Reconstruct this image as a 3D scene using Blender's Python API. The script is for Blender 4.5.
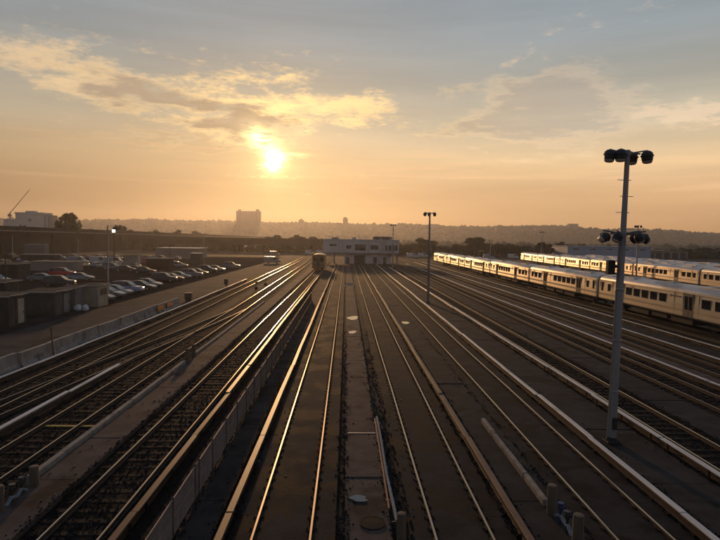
import bpy, bmesh, math, random
import numpy as np
from mathutils import Vector, Matrix, Quaternion, noise as mnoise
R = math.radians
rnd = random.Random(7)
scene = bpy.context.scene
col = scene.collection
for o in list(bpy.data.objects): bpy.data.objects.remove(o)

# ------------------------------------------------------------------ camera
RT = 0.20                       # rail top above the ground sheet
CAMZ = 7.7 + RT
def camera_matrix(yaw, pitch, roll):
    y, p, r = R(yaw), R(pitch), R(roll)
    f = Vector((math.sin(y)*math.cos(p), math.cos(y)*math.cos(p), -math.sin(p)))
    ri = Vector((math.cos(y), -math.sin(y), 0)); up = ri.cross(f)
    rr = ri*math.cos(r) + up*math.sin(r); uu = up*math.cos(r) - ri*math.sin(r)
    return Matrix(((rr.x, uu.x, -f.x), (rr.y, uu.y, -f.y), (rr.z, uu.z, -f.z)))
cd = bpy.data.cameras.new('camera'); cam = bpy.data.objects.new('camera', cd); col.objects.link(cam)
cd.sensor_width = 36; cd.lens = 36*554/720; cd.clip_start = 0.1; cd.clip_end = 12000
cam.matrix_world = Matrix.Translation((0, 0, CAMZ)) @ camera_matrix(1.45, 3.05, 0.8).to_4x4()
scene.camera = cam
# ------------------------------------------------------------------ sun + sky
SUN_AZ, SUN_EL = R(-7.4), R(7.9)
SD = Vector((math.sin(SUN_AZ)*math.cos(SUN_EL), math.cos(SUN_AZ)*math.cos(SUN_EL), math.sin(SUN_EL)))
sl = bpy.data.lights.new('sun', 'SUN'); sl.energy = 2.0; sl.angle = R(2.0); sl.color = (1.0, 0.54, 0.23)
so = bpy.data.objects.new('sun', sl); col.objects.link(so); so.location = SD*300
so.rotation_euler = (-SD).to_track_quat('-Z', 'Y').to_euler()
scene.view_settings.view_transform = 'Standard'; scene.view_settings.look = 'None'
scene.view_settings.exposure = 0.03; scene.view_settings.gamma = 1.0
scene.view_settings.use_curve_mapping = False
scene.cycles.use_denoising = True
scene.cycles.max_bounces = 5; scene.cycles.diffuse_bounces = 2; scene.cycles.glossy_bounces = 3
scene.cycles.transmission_bounces = 3; scene.cycles.transparent_max_bounces = 8; scene.cycles.volume_bounces = 0
scene.cycles.sample_clamp_indirect = 4.0

class NV:                                   # small expression helper over shader nodes
    nt = None
    def __init__(s, k): s.k = k
    @staticmethod
    def m(op, *a):
        n = NV.nt.nodes.new('ShaderNodeMath'); n.operation = op
        for i, v in enumerate(a):
            if isinstance(v, NV): NV.nt.links.new(v.k, n.inputs[i])
            else: n.inputs[i].default_value = v
        return NV(n.outputs[0])
    def __add__(s, o): return NV.m('ADD', s, o)
    __radd__ = __add__
    def __sub__(s, o): return NV.m('SUBTRACT', s, o)
    def __rsub__(s, o): return NV.m('SUBTRACT', o, s)
    def __mul__(s, o): return NV.m('MULTIPLY', s, o)
    __rmul__ = __mul__
    def __truediv__(s, o): return NV.m('DIVIDE', s, o)
    def __rtruediv__(s, o): return NV.m('DIVIDE', o, s)
    def __neg__(s): return NV.m('MULTIPLY', s, -1.0)
def nexp(x): return NV.m('EXPONENT', x)
def npow(x, p): return NV.m('POWER', x, p)
def nabs(x): return NV.m('ABSOLUTE', x)
def nsmooth(x, a, b, lo=0.0, hi=1.0):
    n = NV.nt.nodes.new('ShaderNodeMapRange'); n.interpolation_type = 'SMOOTHSTEP'
    NV.nt.links.new(x.k, n.inputs['Value']); n.inputs['From Min'].default_value = a; n.inputs['From Max'].default_value = b
    n.inputs['To Min'].default_value = lo; n.inputs['To Max'].default_value = hi
    return NV(n.outputs['Result'])
def nvec(x, y, z):
    n = NV.nt.nodes.new('ShaderNodeCombineXYZ')
    for i, v in enumerate((x, y, z)):
        if isinstance(v, NV): NV.nt.links.new(v.k, n.inputs[i])
        else: n.inputs[i].default_value = v
    return n.outputs[0]
def nnoise(vec, scale, detail=6, rough=0.6, dist=0.0):
    n = NV.nt.nodes.new('ShaderNodeTexNoise'); n.inputs['Scale'].default_value = scale
    n.inputs['Detail'].default_value = detail; n.inputs['Roughness'].default_value = rough
    n.inputs['Distortion'].default_value = dist
    NV.nt.links.new(vec, n.inputs['Vector']); return NV(n.outputs['Fac'])
def nramp(x, stops, interp='EASE'):
    n = NV.nt.nodes.new('ShaderNodeValToRGB'); n.color_ramp.interpolation = interp
    while len(n.color_ramp.elements) < len(stops): n.color_ramp.elements.new(0.5)
    for e, (p, c) in zip(n.color_ramp.elements, stops): e.position = p; e.color = (*c, 1)
    NV.nt.links.new(x.k, n.inputs[0]); return n.outputs['Color']
def nmix(f, a, b, mode='MIX'):
    n = NV.nt.nodes.new('ShaderNodeMix'); n.data_type = 'RGBA'; n.blend_type = mode; n.clamp_factor = True
    if isinstance(f, NV): NV.nt.links.new(f.k, n.inputs[0])
    else: n.inputs[0].default_value = f
    for i, v in ((6, a), (7, b)):
        if isinstance(v, tuple): n.inputs[i].default_value = (*v, 1)
        else: NV.nt.links.new(v, n.inputs[i])
    return n.outputs[2]
def nscale(c, s):
    n = NV.nt.nodes.new('ShaderNodeVectorMath'); n.operation = 'SCALE'
    if isinstance(c, tuple): n.inputs[0].default_value = c
    else: NV.nt.links.new(c, n.inputs[0])
    if isinstance(s, NV): NV.nt.links.new(s.k, n.inputs['Scale'])
    else: n.inputs['Scale'].default_value = s
    return n.outputs[0]
def nadd(a, b):
    n = NV.nt.nodes.new('ShaderNodeVectorMath'); n.operation = 'ADD'
    NV.nt.links.new(a, n.inputs[0]); NV.nt.links.new(b, n.inputs[1]); return n.outputs[0]

def build_world():
    w = bpy.data.worlds.new('World'); scene.world = w; w.use_nodes = True
    nt = w.node_tree; nt.nodes.clear(); NV.nt = nt
    tc = nt.nodes.new('ShaderNodeTexCoord')
    sep = nt.nodes.new('ShaderNodeSeparateXYZ'); nt.links.new(tc.outputs['Generated'], sep.inputs[0])
    x, y, z = (NV(sep.outputs[i]) for i in range(3))
    el = NV.m('ARCSINE', z)*(180/math.pi)
    az = NV.m('ARCTAN2', x, y)*(180/math.pi)
    d = nt.nodes.new('ShaderNodeVectorMath'); d.operation = 'DOT_PRODUCT'
    nt.links.new(tc.outputs['Generated'], d.inputs[0]); d.inputs[1].default_value = SD
    cosa = NV.m('MINIMUM', NV(d.outputs['Value']), 1.0)
    ang = NV.m('ARCCOSINE', cosa)*(180/math.pi)
    # clear air
    sky = nt.nodes.new('ShaderNodeTexSky'); sky.sky_type = 'NISHITA'; sky.sun_disc = False
    sky.sun_elevation = SUN_EL; sky.sun_rotation = SUN_AZ; sky.dust_density = 1.5; sky.air_density = 1.0; sky.ozone_density = 1.0
    air = nscale(sky.outputs[0], 0.0035)
    # thin veil of high cloud in the whole sky, warm to the horizon
    e01 = (el + 4.0)/94.0
    k = lambda deg: (deg+4)/94
    warm = nramp(e01, [(0, (.32, .155, .055)), (k(1.5), (.36, .185, .07)), (k(5), (.455, .27, .13)), (k(8), (.54, .375, .205)), (k(11.5), (.475, .405, .29)),
                       (k(15), (.335, .325, .28)), (k(19), (.265, .30, .315)), (k(24), (.235, .285, .325)), (k(40), (.125, .17, .24)), (1, (.085, .125, .195))], 'LINEAR')
    cool = nramp(e01, [(0, (.17, .145, .145)), (k(6), (.18, .155, .155)), (k(16), (.145, .155, .18)), (k(40), (.105, .14, .195)), (1, (.085, .125, .195))], 'LINEAR')
    veil = nmix(nsmooth(cosa, -0.35, 0.75), cool, warm)
    base = nadd(air, veil)
    # cloud sheet, seen in perspective
    inv = 1.0/(NV.m('MAXIMUM', z, 0.0) + 0.09)
    p = nvec(x*inv, y*inv, 0.0)
    n1 = nnoise(p, 1.6, 8, 0.6, 0.25)
    n2 = nnoise(p, 5.2, 8, 0.66, 0.25)
    n3 = nnoise(p, 13.0, 6, 0.65, 0.15)
    n4 = nnoise(p, 30.0, 5, 0.6, 0.1)
    nz = n1*0.32 + n2*0.32 + n3*0.24 + n4*0.12 - 0.5
    wa = nnoise(p, 2.6, 4, 0.55, 0.0); wb = nnoise(nvec(x*inv, y*inv, 9.1), 2.9, 4, 0.55, 0.0)
    azw = az + (wa-0.5)*16.0; elw = el + (wb-0.5)*6.0
    def gauss(ca, ra, ce, re, slope=0.0, warp=True):
        A, B = (azw, elw) if warp else (az, el)
        u = (A-ca)/ra; v = (B-ce-(A-ca)*slope)/re
        return nexp(-(u*u + v*v))
    # bank of mottled cloud left of and above the sun
    u = (azw+8.0)/22.0
    l1 = 12.8 + u*u*2.4
    u = (az+13.0)/12.0
    wv = 1.3 + nexp(-(u*u))*2.2
    u = (elw-l1)/wv
    b1 = nexp(-(u*u))*nsmooth(az, 11, 0)*nsmooth(az, -95, -30)
    f1 = b1*0.95 + nz*4.6
    c1 = nsmooth(f1, 0.26, 1.08)
    t1 = nsmooth(gauss(-14.5, 13.0, 12.7, 1.9, -0.15)*1.15 + nz*2.6, 0.42, 0.95)
    # patch to the right, bright rimmed, grey inside, and its ragged tail
    b2 = gauss(19.5, 9.5, 12.6, 3.7)
    f2 = b2*1.0 + nz*2.3 + (n1-0.5)*0.8
    c2 = nsmooth(f2, 0.24, 0.72)
    t2 = nsmooth(f2, 0.42, 0.80)
    b4 = gauss(31.0, 7.0, 11.6, 1.5) + gauss(3.5, 5.0, 12.6, 1.3)*0.9 + gauss(16.0, 3.0, 18.3, 0.8)*0.8 + gauss(-37.0, 6.0, 12.0, 1.0)*0.4
    c4 = nsmooth(b4*0.9 + nz*4.2, 0.45, 1.0)*0.75
    c0 = nsmooth(nz, 0.07, 0.17)*0.40*nsmooth(el, 4, 9)
    lo1 = gauss(-16.0, 11.0, 9.3, 0.75, -0.05)*0.9 + nz*1.6
    t5 = nsmooth(lo1, 0.35, 0.8)*0.75
    cover = NV.m('MAXIMUM', NV.m('MAXIMUM', c1, c2*0.60), NV.m('MAXIMUM', c4, NV.m('MAXIMUM', c0, t5)))
    thick = NV.m('MAXIMUM', NV.m('MAXIMUM', t1, t2*0.95), t5)
    # streaks lower down
    st = nnoise(nvec(az*0.035, el*0.62, 2.0), 1.0, 7, 0.62, 0.4)
    smask = nsmooth(el, 3.5, 6)*nsmooth(el, 12, 8.5)
    streak = nsmooth(st, 0.50, 0.70)*smask*0.5
    glow = nexp(-ang/6.0)
    lit = nmix(nsmooth(ang, 3, 34), (.98, .66, .28), (.74, .55, .37))
    lit = nscale(lit, 1.0 + glow*1.1)
    grey = nmix(nsmooth(ang, 5, 34), (.46, .325, .20), (.375, .325, .275))
    cloud = nmix(thick, lit, grey)
    sk = nmix(cover*0.88, base, cloud)
    sk = nmix(streak, sk, nscale((.74, .47, .245), 1.0 + glow*0.6))
    dim = nnoise(nvec(az*0.03, el*0.35, 7.0), 1.0, 5, 0.55, 0.2)
    sk = nscale(sk, nsmooth(dim, 0.25, 0.75, 0.90, 1.09)*(1.0 + (nsmooth(az, -22, 34, 0.78, 1.72) - 1.0)*nsmooth(el, 16, 4, 0.15, 1.0)))
    # the sun behind thin cloud: disc, aureole and the break in the cloud just above it
    blk = 1.0 - thick*0.6
    spill = gauss(-8.6, 1.3, 9.8, 1.0, -0.5, False)*nsmooth(n2 + n3*0.6, 0.62, 0.88)*3.0 + gauss(-6.0, 1.8, 8.6, 0.16, 0.0, False)*0.8 + gauss(-7.5, 3.2, 6.3, 0.18, 0.0, False)*nsmooth(n3, 0.42, 0.6)*0.5
    angd = NV.m('MAXIMUM', ang + (n2-0.5)*2.6 + (n3-0.5)*1.6, 0.0)
    core = nexp(-npow(angd/0.72, 2.0))*9.0 + nexp(-ang/1.3)*1.0 + spill
    aur = nexp(-ang/4.0)*0.24*blk
    wide = nexp(-ang/11.0)*0.02
    sun = nadd(nadd(nscale((1.0, .72, .26), core), nscale((1.0, .55, .10), aur)), nscale((1.0, .45, .08), wide))
    tot = nadd(sk, sun)
    bg = nt.nodes.new('ShaderNodeBackground'); nt.links.new(tot, bg.inputs[0]); bg.inputs[1].default_value = 1.0
    out = nt.nodes.new('ShaderNodeOutputWorld'); nt.links.new(bg.outputs[0], out.inputs[0])
    w.cycles.sampling_method = 'MANUAL'; w.cycles.sample_map_resolution = 1024
build_world()

# ------------------------------------------------------------------ materials
def mat(name, c1, c2=None, rough=0.8, metal=0.0, scale=1.0, detail=6, bump=0.0, bscale=None, c3=None, s3=0.25, lo=0.35, hi=0.65,
        rough2=None, stretch=(1, 1, 1), spec=0.5, t3=(0.52, 0.66), local=False):
    m = bpy.data.materials.new(name); m.use_nodes = True; nt = m.node_tree; NV.nt = nt
    b = nt.nodes['Principled BSDF']
    b.inputs['Roughness'].default_value = rough; b.inputs['Metallic'].default_value = metal
    b.inputs['Specular IOR Level'].default_value = spec
    b.inputs['Base Color'].default_value = (*c1, 1)
    if local:
        g = nt.nodes.new('ShaderNodeTexCoord'); vec = g.outputs['Object']
    else:
        g = nt.nodes.new('ShaderNodeNewGeometry'); vec = g.outputs['Position']
    if stretch != (1, 1, 1):
        mp = nt.nodes.new('ShaderNodeMapping'); mp.inputs['Scale'].default_value = stretch
        nt.links.new(vec, mp.inputs[0]); vec = mp.outputs[0]
    if c2 is not None:
        f = nsmooth(nnoise(vec, scale, detail, 0.62, 0.15), lo, hi)
        cc = nmix(f, c1, c2)
        if c3 is not None:
            f3 = nsmooth(nnoise(vec, s3, 5, 0.6, 0.3), *t3)
            cc = nmix(f3, cc, c3)
            if rough2 is not None:
                rr = NV.m('ADD', f3*(rough2-rough), rough); nt.links.new(rr.k, b.inputs['Roughness'])
        elif rough2 is not None:
            rr = NV.m('ADD', f*(rough2-rough), rough); nt.links.new(rr.k, b.inputs['Roughness'])
        nt.links.new(cc, b.inputs['Base Color'])
    if bump > 0:
        bn = nt.nodes.new('ShaderNodeBump'); bn.inputs['Strength'].default_value = 1.0; bn.inputs['Distance'].default_value = bump
        h = nnoise(vec, bscale or scale*6, 5, 0.65)
        nt.links.new(h.k, bn.inputs['Height']); nt.links.new(bn.outputs[0], b.inputs['Normal'])
    return m
def emit(name, c, s):
    m = bpy.data.materials.new(name); m.use_nodes = True; b = m.node_tree.nodes['Principled BSDF']
    b.inputs['Base Color'].default_value = (*c, 1); b.inputs['Emission Color'].default_value = (*c, 1); b.inputs['Emission Strength'].default_value = s
    return m
M = {}
M['ground'] = mat('yard_dirt', (.021, .0195, .0195), (.040, .036, .035), .9, scale=.5, bump=.03, bscale=9, c3=(.015, .012, .011), s3=.22, spec=.06)
M['ballast'] = mat('oily_ballast', (.008, .0075, .008), (.020, .018, .018), .95, scale=7, bump=.05, bscale=16, c3=(.006, .006, .006), s3=.4, spec=.06)
M['stone'] = mat('ballast_stone', (.009, .0085, .009), (.025, .022, .021), .92, scale=11, spec=.06)
M['slabbed'] = mat('track_slab', (.019, .0185, .019), (.035, .032, .032), .9, scale=.9, bump=.012, bscale=14, c3=(.008, .008, .008), s3=.55, rough2=.80, t3=(.45, .60), spec=.06)
M['paving'] = mat('brown_paving', (.066, .050, .045), (.102, .077, .069), .9, scale=1.3, bump=.006, bscale=30, c3=(.034, .024, .021), s3=.5, spec=.08)
M['paving2'] = mat('grey_paving', (.025, .0235, .0235), (.045, .041, .040), .9, scale=.7, bump=.008, bscale=24, c3=(.016, .014, .013), s3=.35, spec=.06)
M['asphalt'] = mat('service_road_asphalt', (.046, .042, .041), (.068, .062, .059), .92, scale=.45, bump=.008, bscale=26, c3=(.030, .027, .026), s3=.2, spec=.03)
M['concrete'] = mat('weathered_concrete', (.19, .165, .145), (.29, .25, .215), .9, scale=1.6, bump=.01, bscale=18, c3=(.10, .088, .08), s3=.8)
M['curb'] = mat('curb_concrete', (.17, .145, .125), (.26, .22, .185), .9, scale=2.5, bump=.01, bscale=20, c3=(.09, .08, .07), s3=1.0)
M['tie'] = mat('creosote_timber', (.010, .009, .0085), (.023, .019, .0175), .9, scale=5, bump=.01, bscale=22, stretch=(.25, 1, 1), spec=.12)
M['rust'] = mat('rail_rust', (.026, .016, .011), (.055, .031, .019), .75, scale=6, spec=.4)
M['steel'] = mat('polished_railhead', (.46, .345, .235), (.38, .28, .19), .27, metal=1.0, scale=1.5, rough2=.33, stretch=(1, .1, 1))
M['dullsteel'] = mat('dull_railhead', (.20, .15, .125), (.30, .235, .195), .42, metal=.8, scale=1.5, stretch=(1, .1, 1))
M['board_o'] = mat('brown_cover_board', (.17, .085, .046), (.11, .054, .031), .5, scale=1.5, bump=.004, bscale=20, c3=(.040, .030, .026), s3=.55, stretch=(1, .35, 1), t3=(.54, .66), spec=.20)
M['board_w'] = mat('pale_cover_board', (.60, .55, .51), (.50, .45, .41), .45, scale=1.5, bump=.003, bscale=20, c3=(.24, .205, .185), s3=.6, stretch=(1, .35, 1), t3=(.56, .72))
M['plate'] = mat('fastener_iron', (.010, .009, .008), (.022, .017, .015), .9, scale=9, spec=.1)
M['timber'] = mat('bollard_timber', (.075, .056, .038), (.12, .088, .058), .85, scale=4, bump=.008, bscale=18, stretch=(1, 1, .2))
M['galv'] = mat('galvanised_steel', (.30, .28, .265), (.40, .375, .35), .48, metal=.6, scale=2.0, stretch=(1, 1, .3))
M['pole'] = mat('pole_weathered_steel', (.22, .215, .215), (.30, .285, .28), .5, metal=.35, scale=1.4, stretch=(1, 1, .2), c3=(.12, .085, .065), s3=.9)
M['black'] = mat('black_housing', (.022, .022, .024), (.035, .034, .034), .55, scale=3)
M['lens'] = mat('lamp_lens', (.55, .46, .36), (.45, .36, .28), .25, scale=4)
M['wire'] = mat('fence_wire', (.20, .15, .12), (.28, .21, .165), .55, metal=.35, scale=3)
M['fpost'] = mat('fence_post', (.055, .042, .036), (.10, .075, .06), .7, metal=.3, scale=3)
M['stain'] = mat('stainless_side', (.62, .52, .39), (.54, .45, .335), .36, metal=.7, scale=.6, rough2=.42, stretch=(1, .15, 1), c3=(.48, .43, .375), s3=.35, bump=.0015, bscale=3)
_n = M['stain'].node_tree; _b = _n.nodes['Principled BSDF']; _b.inputs['Anisotropic'].default_value = .88      # horizontally ribbed steel spreads light vertically
_c = _n.nodes.new('ShaderNodeCombineXYZ'); _c.inputs[2].default_value = 1.0; _n.links.new(_c.outputs[0], _b.inputs['Tangent'])
M['roof'] = mat('train_roof', (.44, .42, .40), (.56, .53, .50), .5, metal=.35, scale=.7, stretch=(1, .3, 1), c3=(.30, .28, .265), s3=.4)
M['band'] = mat('train_lower_band', (.30, .25, .19), (.38, .315, .24), .45, metal=.5, scale=.8, stretch=(1, .2, 1))
M['glass'] = mat('dark_glass', (.010, .011, .013), None, .08, spec=.6)
M['door'] = mat('train_door', (.075, .075, .07), (.10, .098, .09), .45, metal=.4, scale=1)
M['dark'] = mat('underframe_black', (.016, .014, .013), (.035, .03, .027), .85, scale=3)
M['rubber'] = mat('black_rubber', (.014, .014, .015), None, .8)
M['mark'] = mat('dark_lettering', (.02, .025, .06), None, .5)
M['yellow'] = mat('faded_yellow_paint', (.42, .27, .05), (.30, .19, .04), .7, scale=3)
M['workyellow'] = mat('work_car_paint', (.30, .18, .065), (.23, .135, .05), .6, scale=1.2)
M['white'] = mat('white_cladding', (.56, .53, .49), (.48, .45, .41), .7, scale=.5)
M['render'] = mat('building_panels', (.62, .57, .52), (.54, .495, .45), .8, scale=.35, c3=(.42, .38, .345), s3=.2)
M['frame'] = mat('window_frame', (.16, .15, .145), None, .5)
M['shed_g'] = mat('shed_green_grey', (.060, .060, .050), (.085, .084, .070), .75, scale=1.2, c3=(.045, .04, .036), s3=.8)
M['shed_d'] = mat('shed_dark', (.040, .034, .030), (.065, .055, .047), .8, scale=1.5)
M['shed_p'] = mat('shed_grey', (.135, .130, .128), (.17, .162, .158), .7, scale=1.2)
M['shed_t'] = mat('shed_tan', (.30, .25, .19), (.37, .31, .235), .7, scale=1.2)
M['sheetroof'] = mat('pale_sheet_roof', (.50, .46, .41), (.40, .365, .33), .45, scale=1.5, metal=.2)
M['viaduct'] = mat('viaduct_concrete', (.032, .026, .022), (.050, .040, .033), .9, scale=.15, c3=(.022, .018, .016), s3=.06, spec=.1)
M['block'] = mat('tower_block', (.12, .105, .10), (.16, .14, .13), .85, scale=.05)
M['warehouse'] = mat('warehouse_blue', (.27, .33, .42), (.32, .38, .47), .6, scale=.15)
M['tanwall'] = mat('tan_wall', (.26, .215, .18), (.31, .255, .21), .8, scale=.2)
M['hill'] = mat('hill_ground', (.028, .036, .026), (.045, .050, .036), .95, scale=.01)
M['leaf'] = mat('foliage', (.035, .048, .020), (.075, .088, .036), .7, scale=1.1, spec=.3)
M['leaf2'] = mat('dark_foliage', (.018, .025, .013), (.040, .047, .022), .75, scale=1.1, spec=.3)
M['wood_far'] = mat('far_foliage', (.022, .032, .024), (.045, .054, .036), .9, scale=.03, spec=.2)
M['bark'] = mat('bark', (.07, .052, .04), (.11, .085, .065), .9, scale=6, stretch=(1, 1, .25))
M['grass'] = mat('weeds', (.055, .085, .025), (.10, .125, .04), .8, scale=4)
M['pvc'] = mat('pale_pipe', (.22, .24, .28), (.14, .15, .17), .85, scale=6, spec=.15)
M['rustbar'] = mat('orange_rust', (.34, .14, .06), (.20, .085, .04), .7, scale=9, bump=.006)
M['bluepipe'] = mat('blue_valve', (.018, .032, .10), (.025, .045, .13), .5, scale=6)
M['orange'] = mat('orange_board', (.75, .24, .03), (.60, .19, .03), .6, scale=3)
M['bag'] = mat('white_plastic', (.62, .60, .60), (.50, .48, .48), .55, scale=4, bump=.02, bscale=9)
M['rim'] = mat('wheel_rim', (.35, .34, .33), None, .35, metal=.7)
M['headlight'] = mat('headlight_glass', (.34, .33, .32), None, .22)
M['tail'] = mat('tail_light', (.30, .02, .015), None, .2)
M['carglass'] = mat('car_glass', (.012, .013, .015), None, .04, spec=.7)
M['iron'] = mat('manhole_iron', (.013, .0125, .012), (.024, .022, .021), .85, metal=.0, scale=12, bump=.006, bscale=40, spec=.08)
M['water'] = mat('puddle_water', (.030, .024, .020), None, .02, spec=1.0)
M['lit'] = emit('lit_lamp_glass', (1.0, .96, .90), 9)
M['lit_o'] = emit('lit_amber_glass', (1.0, .55, .10), 5)
def paint(name, c, metal=.35, rough=.28):
    m = bpy.data.materials.new(name); m.use_nodes = True; b = m.node_tree.nodes['Principled BSDF']
    b.inputs['Base Color'].default_value = (*c, 1); b.inputs['Metallic'].default_value = metal; b.inputs['Roughness'].default_value = rough
    b.inputs['Coat Weight'].default_value = .35; b.inputs['Coat Roughness'].default_value = .06
    return m
for n, c in dict(c_white=(.36, .355, .35), c_silver=(.20, .205, .22), c_blue=(.20, .23, .33), c_black=(.018, .018, .02), c_maroon=(.14, .022, .02),
                 c_red=(.42, .035, .03), c_grey=(.13, .13, .135), c_tan=(.17, .14, .11)).items(): M[n] = paint(n, c)

# ------------------------------------------------------------------ mesh helpers
class MB:
    def __init__(s): s.v = []; s.f = []
    def add(s, vs, fs):
        o = len(s.v); s.v += [tuple(p) for p in vs]; s.f += [tuple(i+o for i in q) for q in fs]; return s
    def box(s, x0, x1, y0, y1, z0, z1, rz=0, c=None):
        vs = [(x, y, z) for z in (z0, z1) for y in (y0, y1) for x in (x0, x1)]
        if rz:
            cx, cy = c or ((x0+x1)/2, (y0+y1)/2); ca, sa = math.cos(rz), math.sin(rz)
            vs = [(cx+(x-cx)*ca-(y-cy)*sa, cy+(x-cx)*sa+(y-cy)*ca, z) for x, y, z in vs]
        return s.add(vs, [(0, 2, 3, 1), (4, 5, 7, 6), (0, 1, 5, 4), (2, 6, 7, 3), (0, 4, 6, 2), (1, 3, 7, 5)])
    def bbox(s, x0, x1, y0, y1, z0, z1, b=.02):          # box with chamfered top and vertical edges
        def ring(z, i): return [(x0+i+b, y0+i, z), (x1-i-b, y0+i, z), (x1-i, y0+i+b, z), (x1-i, y1-i-b, z), (x1-i-b, y1-i, z), (x0+i+b, y1-i, z), (x0+i, y1-i-b, z), (x0+i, y0+i+b, z)]
        vs = ring(z0, 0)+ring(z1-b, 0)+ring(z1, b)
        fs = [tuple(range(7, -1, -1)), tuple(range(16, 24))]
        for r in (0, 8):
            fs += [(r+i, r+(i+1) % 8, r+8+(i+1) % 8, r+8+i) for i in range(8)]
        return s.add(vs, fs)
    def tube(s, pts, rad, n=8, caps=True):
        pts = [Vector(p) for p in pts]
        if not isinstance(rad, (list, tuple)): rad = [rad]*len(pts)
        vs = []; up = None
        for i, p in enumerate(pts):
            d = (pts[min(i+1, len(pts)-1)]-pts[max(i-1, 0)]).normalized()
            if up is None: up = d.orthogonal().normalized()
            up = (up-d*up.dot(d)).normalized(); sd = d.cross(up)
            for k in range(n):
                a = 2*math.pi*k/n; q = p+(up*math.cos(a)+sd*math.sin(a))*rad[i]; vs.append(q)
        fs = [(i*n+k, i*n+(k+1) % n, (i+1)*n+(k+1) % n, (i+1)*n+k) for i in range(len(pts)-1) for k in range(n)]
        if caps: fs += [tuple(range(n-1, -1, -1)), tuple((len(pts)-1)*n+k for k in range(n))]
        return s.add(vs, fs)
    def cyl(s, x, y, z0, z1, r0, r1=None, n=12): return s.tube([(x, y, z0), (x, y, z1)], [r0, r0 if r1 is None else r1], n)
    def lathe(s, prof, n=12, o=(0, 0, 0)):
        vs = [(o[0]+r*math.cos(2*math.pi*k/n), o[1]+r*math.sin(2*math.pi*k/n), o[2]+z) for r, z in prof for k in range(n)]
        fs = [(i*n+k, i*n+(k+1) % n, (i+1)*n+(k+1) % n, (i+1)*n+k) for i in range(len(prof)-1) for k in range(n)]
        fs += [tuple(range(n-1, -1, -1)), tuple((len(prof)-1)*n+k for k in range(n))]
        return s.add(vs, fs)
    def sweep(s, prof, path, closed=True, caps=True):        # prof (dx,z) swept along path [(x,y)], z kept
        n = len(prof); P = [Vector((p[0], p[1])) for p in path]; vs = []
        for i, p in enumerate(P):
            d = (P[min(i+1, len(P)-1)]-P[max(i-1, 0)]).normalized(); r = Vector((d.y, -d.x))
            for dx, z in prof: vs.append((p.x+r.x*dx, p.y+r.y*dx, z))
        m = n if closed else n-1
        fs = [(i*n+k, i*n+(k+1) % n, (i+1)*n+(k+1) % n, (i+1)*n+k) for i in range(len(P)-1) for k in range(m)]
        if closed and caps: fs += [tuple(range(n-1, -1, -1)), tuple((len(P)-1)*n+k for k in range(n))]
        return s.add(vs, fs)
    def mesh(s, name, material, smooth=False):
        me = bpy.data.meshes.new(name); me.from_pydata(s.v, [], s.f); me.update()
        bm = bmesh.new(); bm.from_mesh(me); bmesh.ops.recalc_face_normals(bm, faces=bm.faces); bm.to_mesh(me); bm.free()
        me.materials.append(M[material] if isinstance(material, str) else material)
        if smooth:
            for p in me.polygons: p.use_smooth = True
            try: me.set_sharp_from_angle(angle=R(40))
            except Exception: pass
        return me
def link(name, me, parent=None, loc=(0, 0, 0), rz=0.0):
    o = bpy.data.objects.new(name, me); col.objects.link(o); o.location = loc; o.rotation_euler = (0, 0, rz)
    if parent is not None: o.parent = parent
    return o
def build(mb, name, material, parent=None, loc=(0, 0, 0), rz=0.0, smooth=False): return link(name, mb.mesh(name, material, smooth), parent, loc, rz)
def tag(o, label, cat, group=None):
    o['label'] = label; o['category'] = cat
    if group: o['group'] = group
    return o
def thing(name, label, cat, loc=(0, 0, 0), rz=0.0, group=None):
    o = link(name, None, None, loc, rz); o.empty_display_size = .3; return tag(o, label, cat, group)
def structure(o): o['kind'] = 'structure'; return o
def stuff(o, label=None, cat=None):
    o['kind'] = 'stuff'
    if label: tag(o, label, cat)
    return o
KIDS = {}
def kids(o):
    return [c for c in bpy.data.objects if c.parent == o]
def copy_tree(root, loc, rz, label, group, tree=None):
    tree = tree if tree is not None else collect(root)
    r = root.copy(); col.objects.link(r); r.location = loc; r.rotation_euler = (0, 0, rz); tag(r, label, root['category'], group)
    mp = {root: r}
    for o in tree:
        c = o.copy(); col.objects.link(c); c.parent = mp[o.parent]; mp[o] = c
    return r
def collect(root):
    out = []; lvl = [root]
    while lvl:
        nxt = [c for c in bpy.data.objects if c.parent in lvl]; out += nxt; lvl = nxt
    return out

# ------------------------------------------------------------------ ground
g = MB(); XS = [-2620, -300, -60, 60, 300, 2620]; YS = [-280, 5, 250, 600, 2620]
for j in range(len(YS)-1):
    for i in range(len(XS)-1):
        g.add([(XS[i], YS[j], 0), (XS[i+1], YS[j], 0), (XS[i+1], YS[j+1], 0), (XS[i], YS[j+1], 0)], [(0, 1, 2, 3)])
structure(build(g, 'ground', 'ground'))

def strip(name, material, x0, x1, y0, y1, z, edge=.0):
    m = MB()
    if edge: m.bbox(x0, x1, y0, y1, 0.001, z, edge)
    else: m.add([(x0, y0, z), (x1, y0, z), (x1, y1, z), (x0, y1, z)], [(0, 1, 2, 3)])
    return structure(build(m, name, material))
M['lot'] = mat('lot_asphalt', (.026, .023, .022), (.046, .039, .036), .92, scale=.3, c3=(.018, .016, .015), s3=.08, bump=.01, bscale=12, spec=.0)
strip('parking_lot', 'lot', -134, -27.3, 12, 240, .012)
strip('service_road', 'asphalt', -27.2, -19.75, 12, 260, .03)

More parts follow.
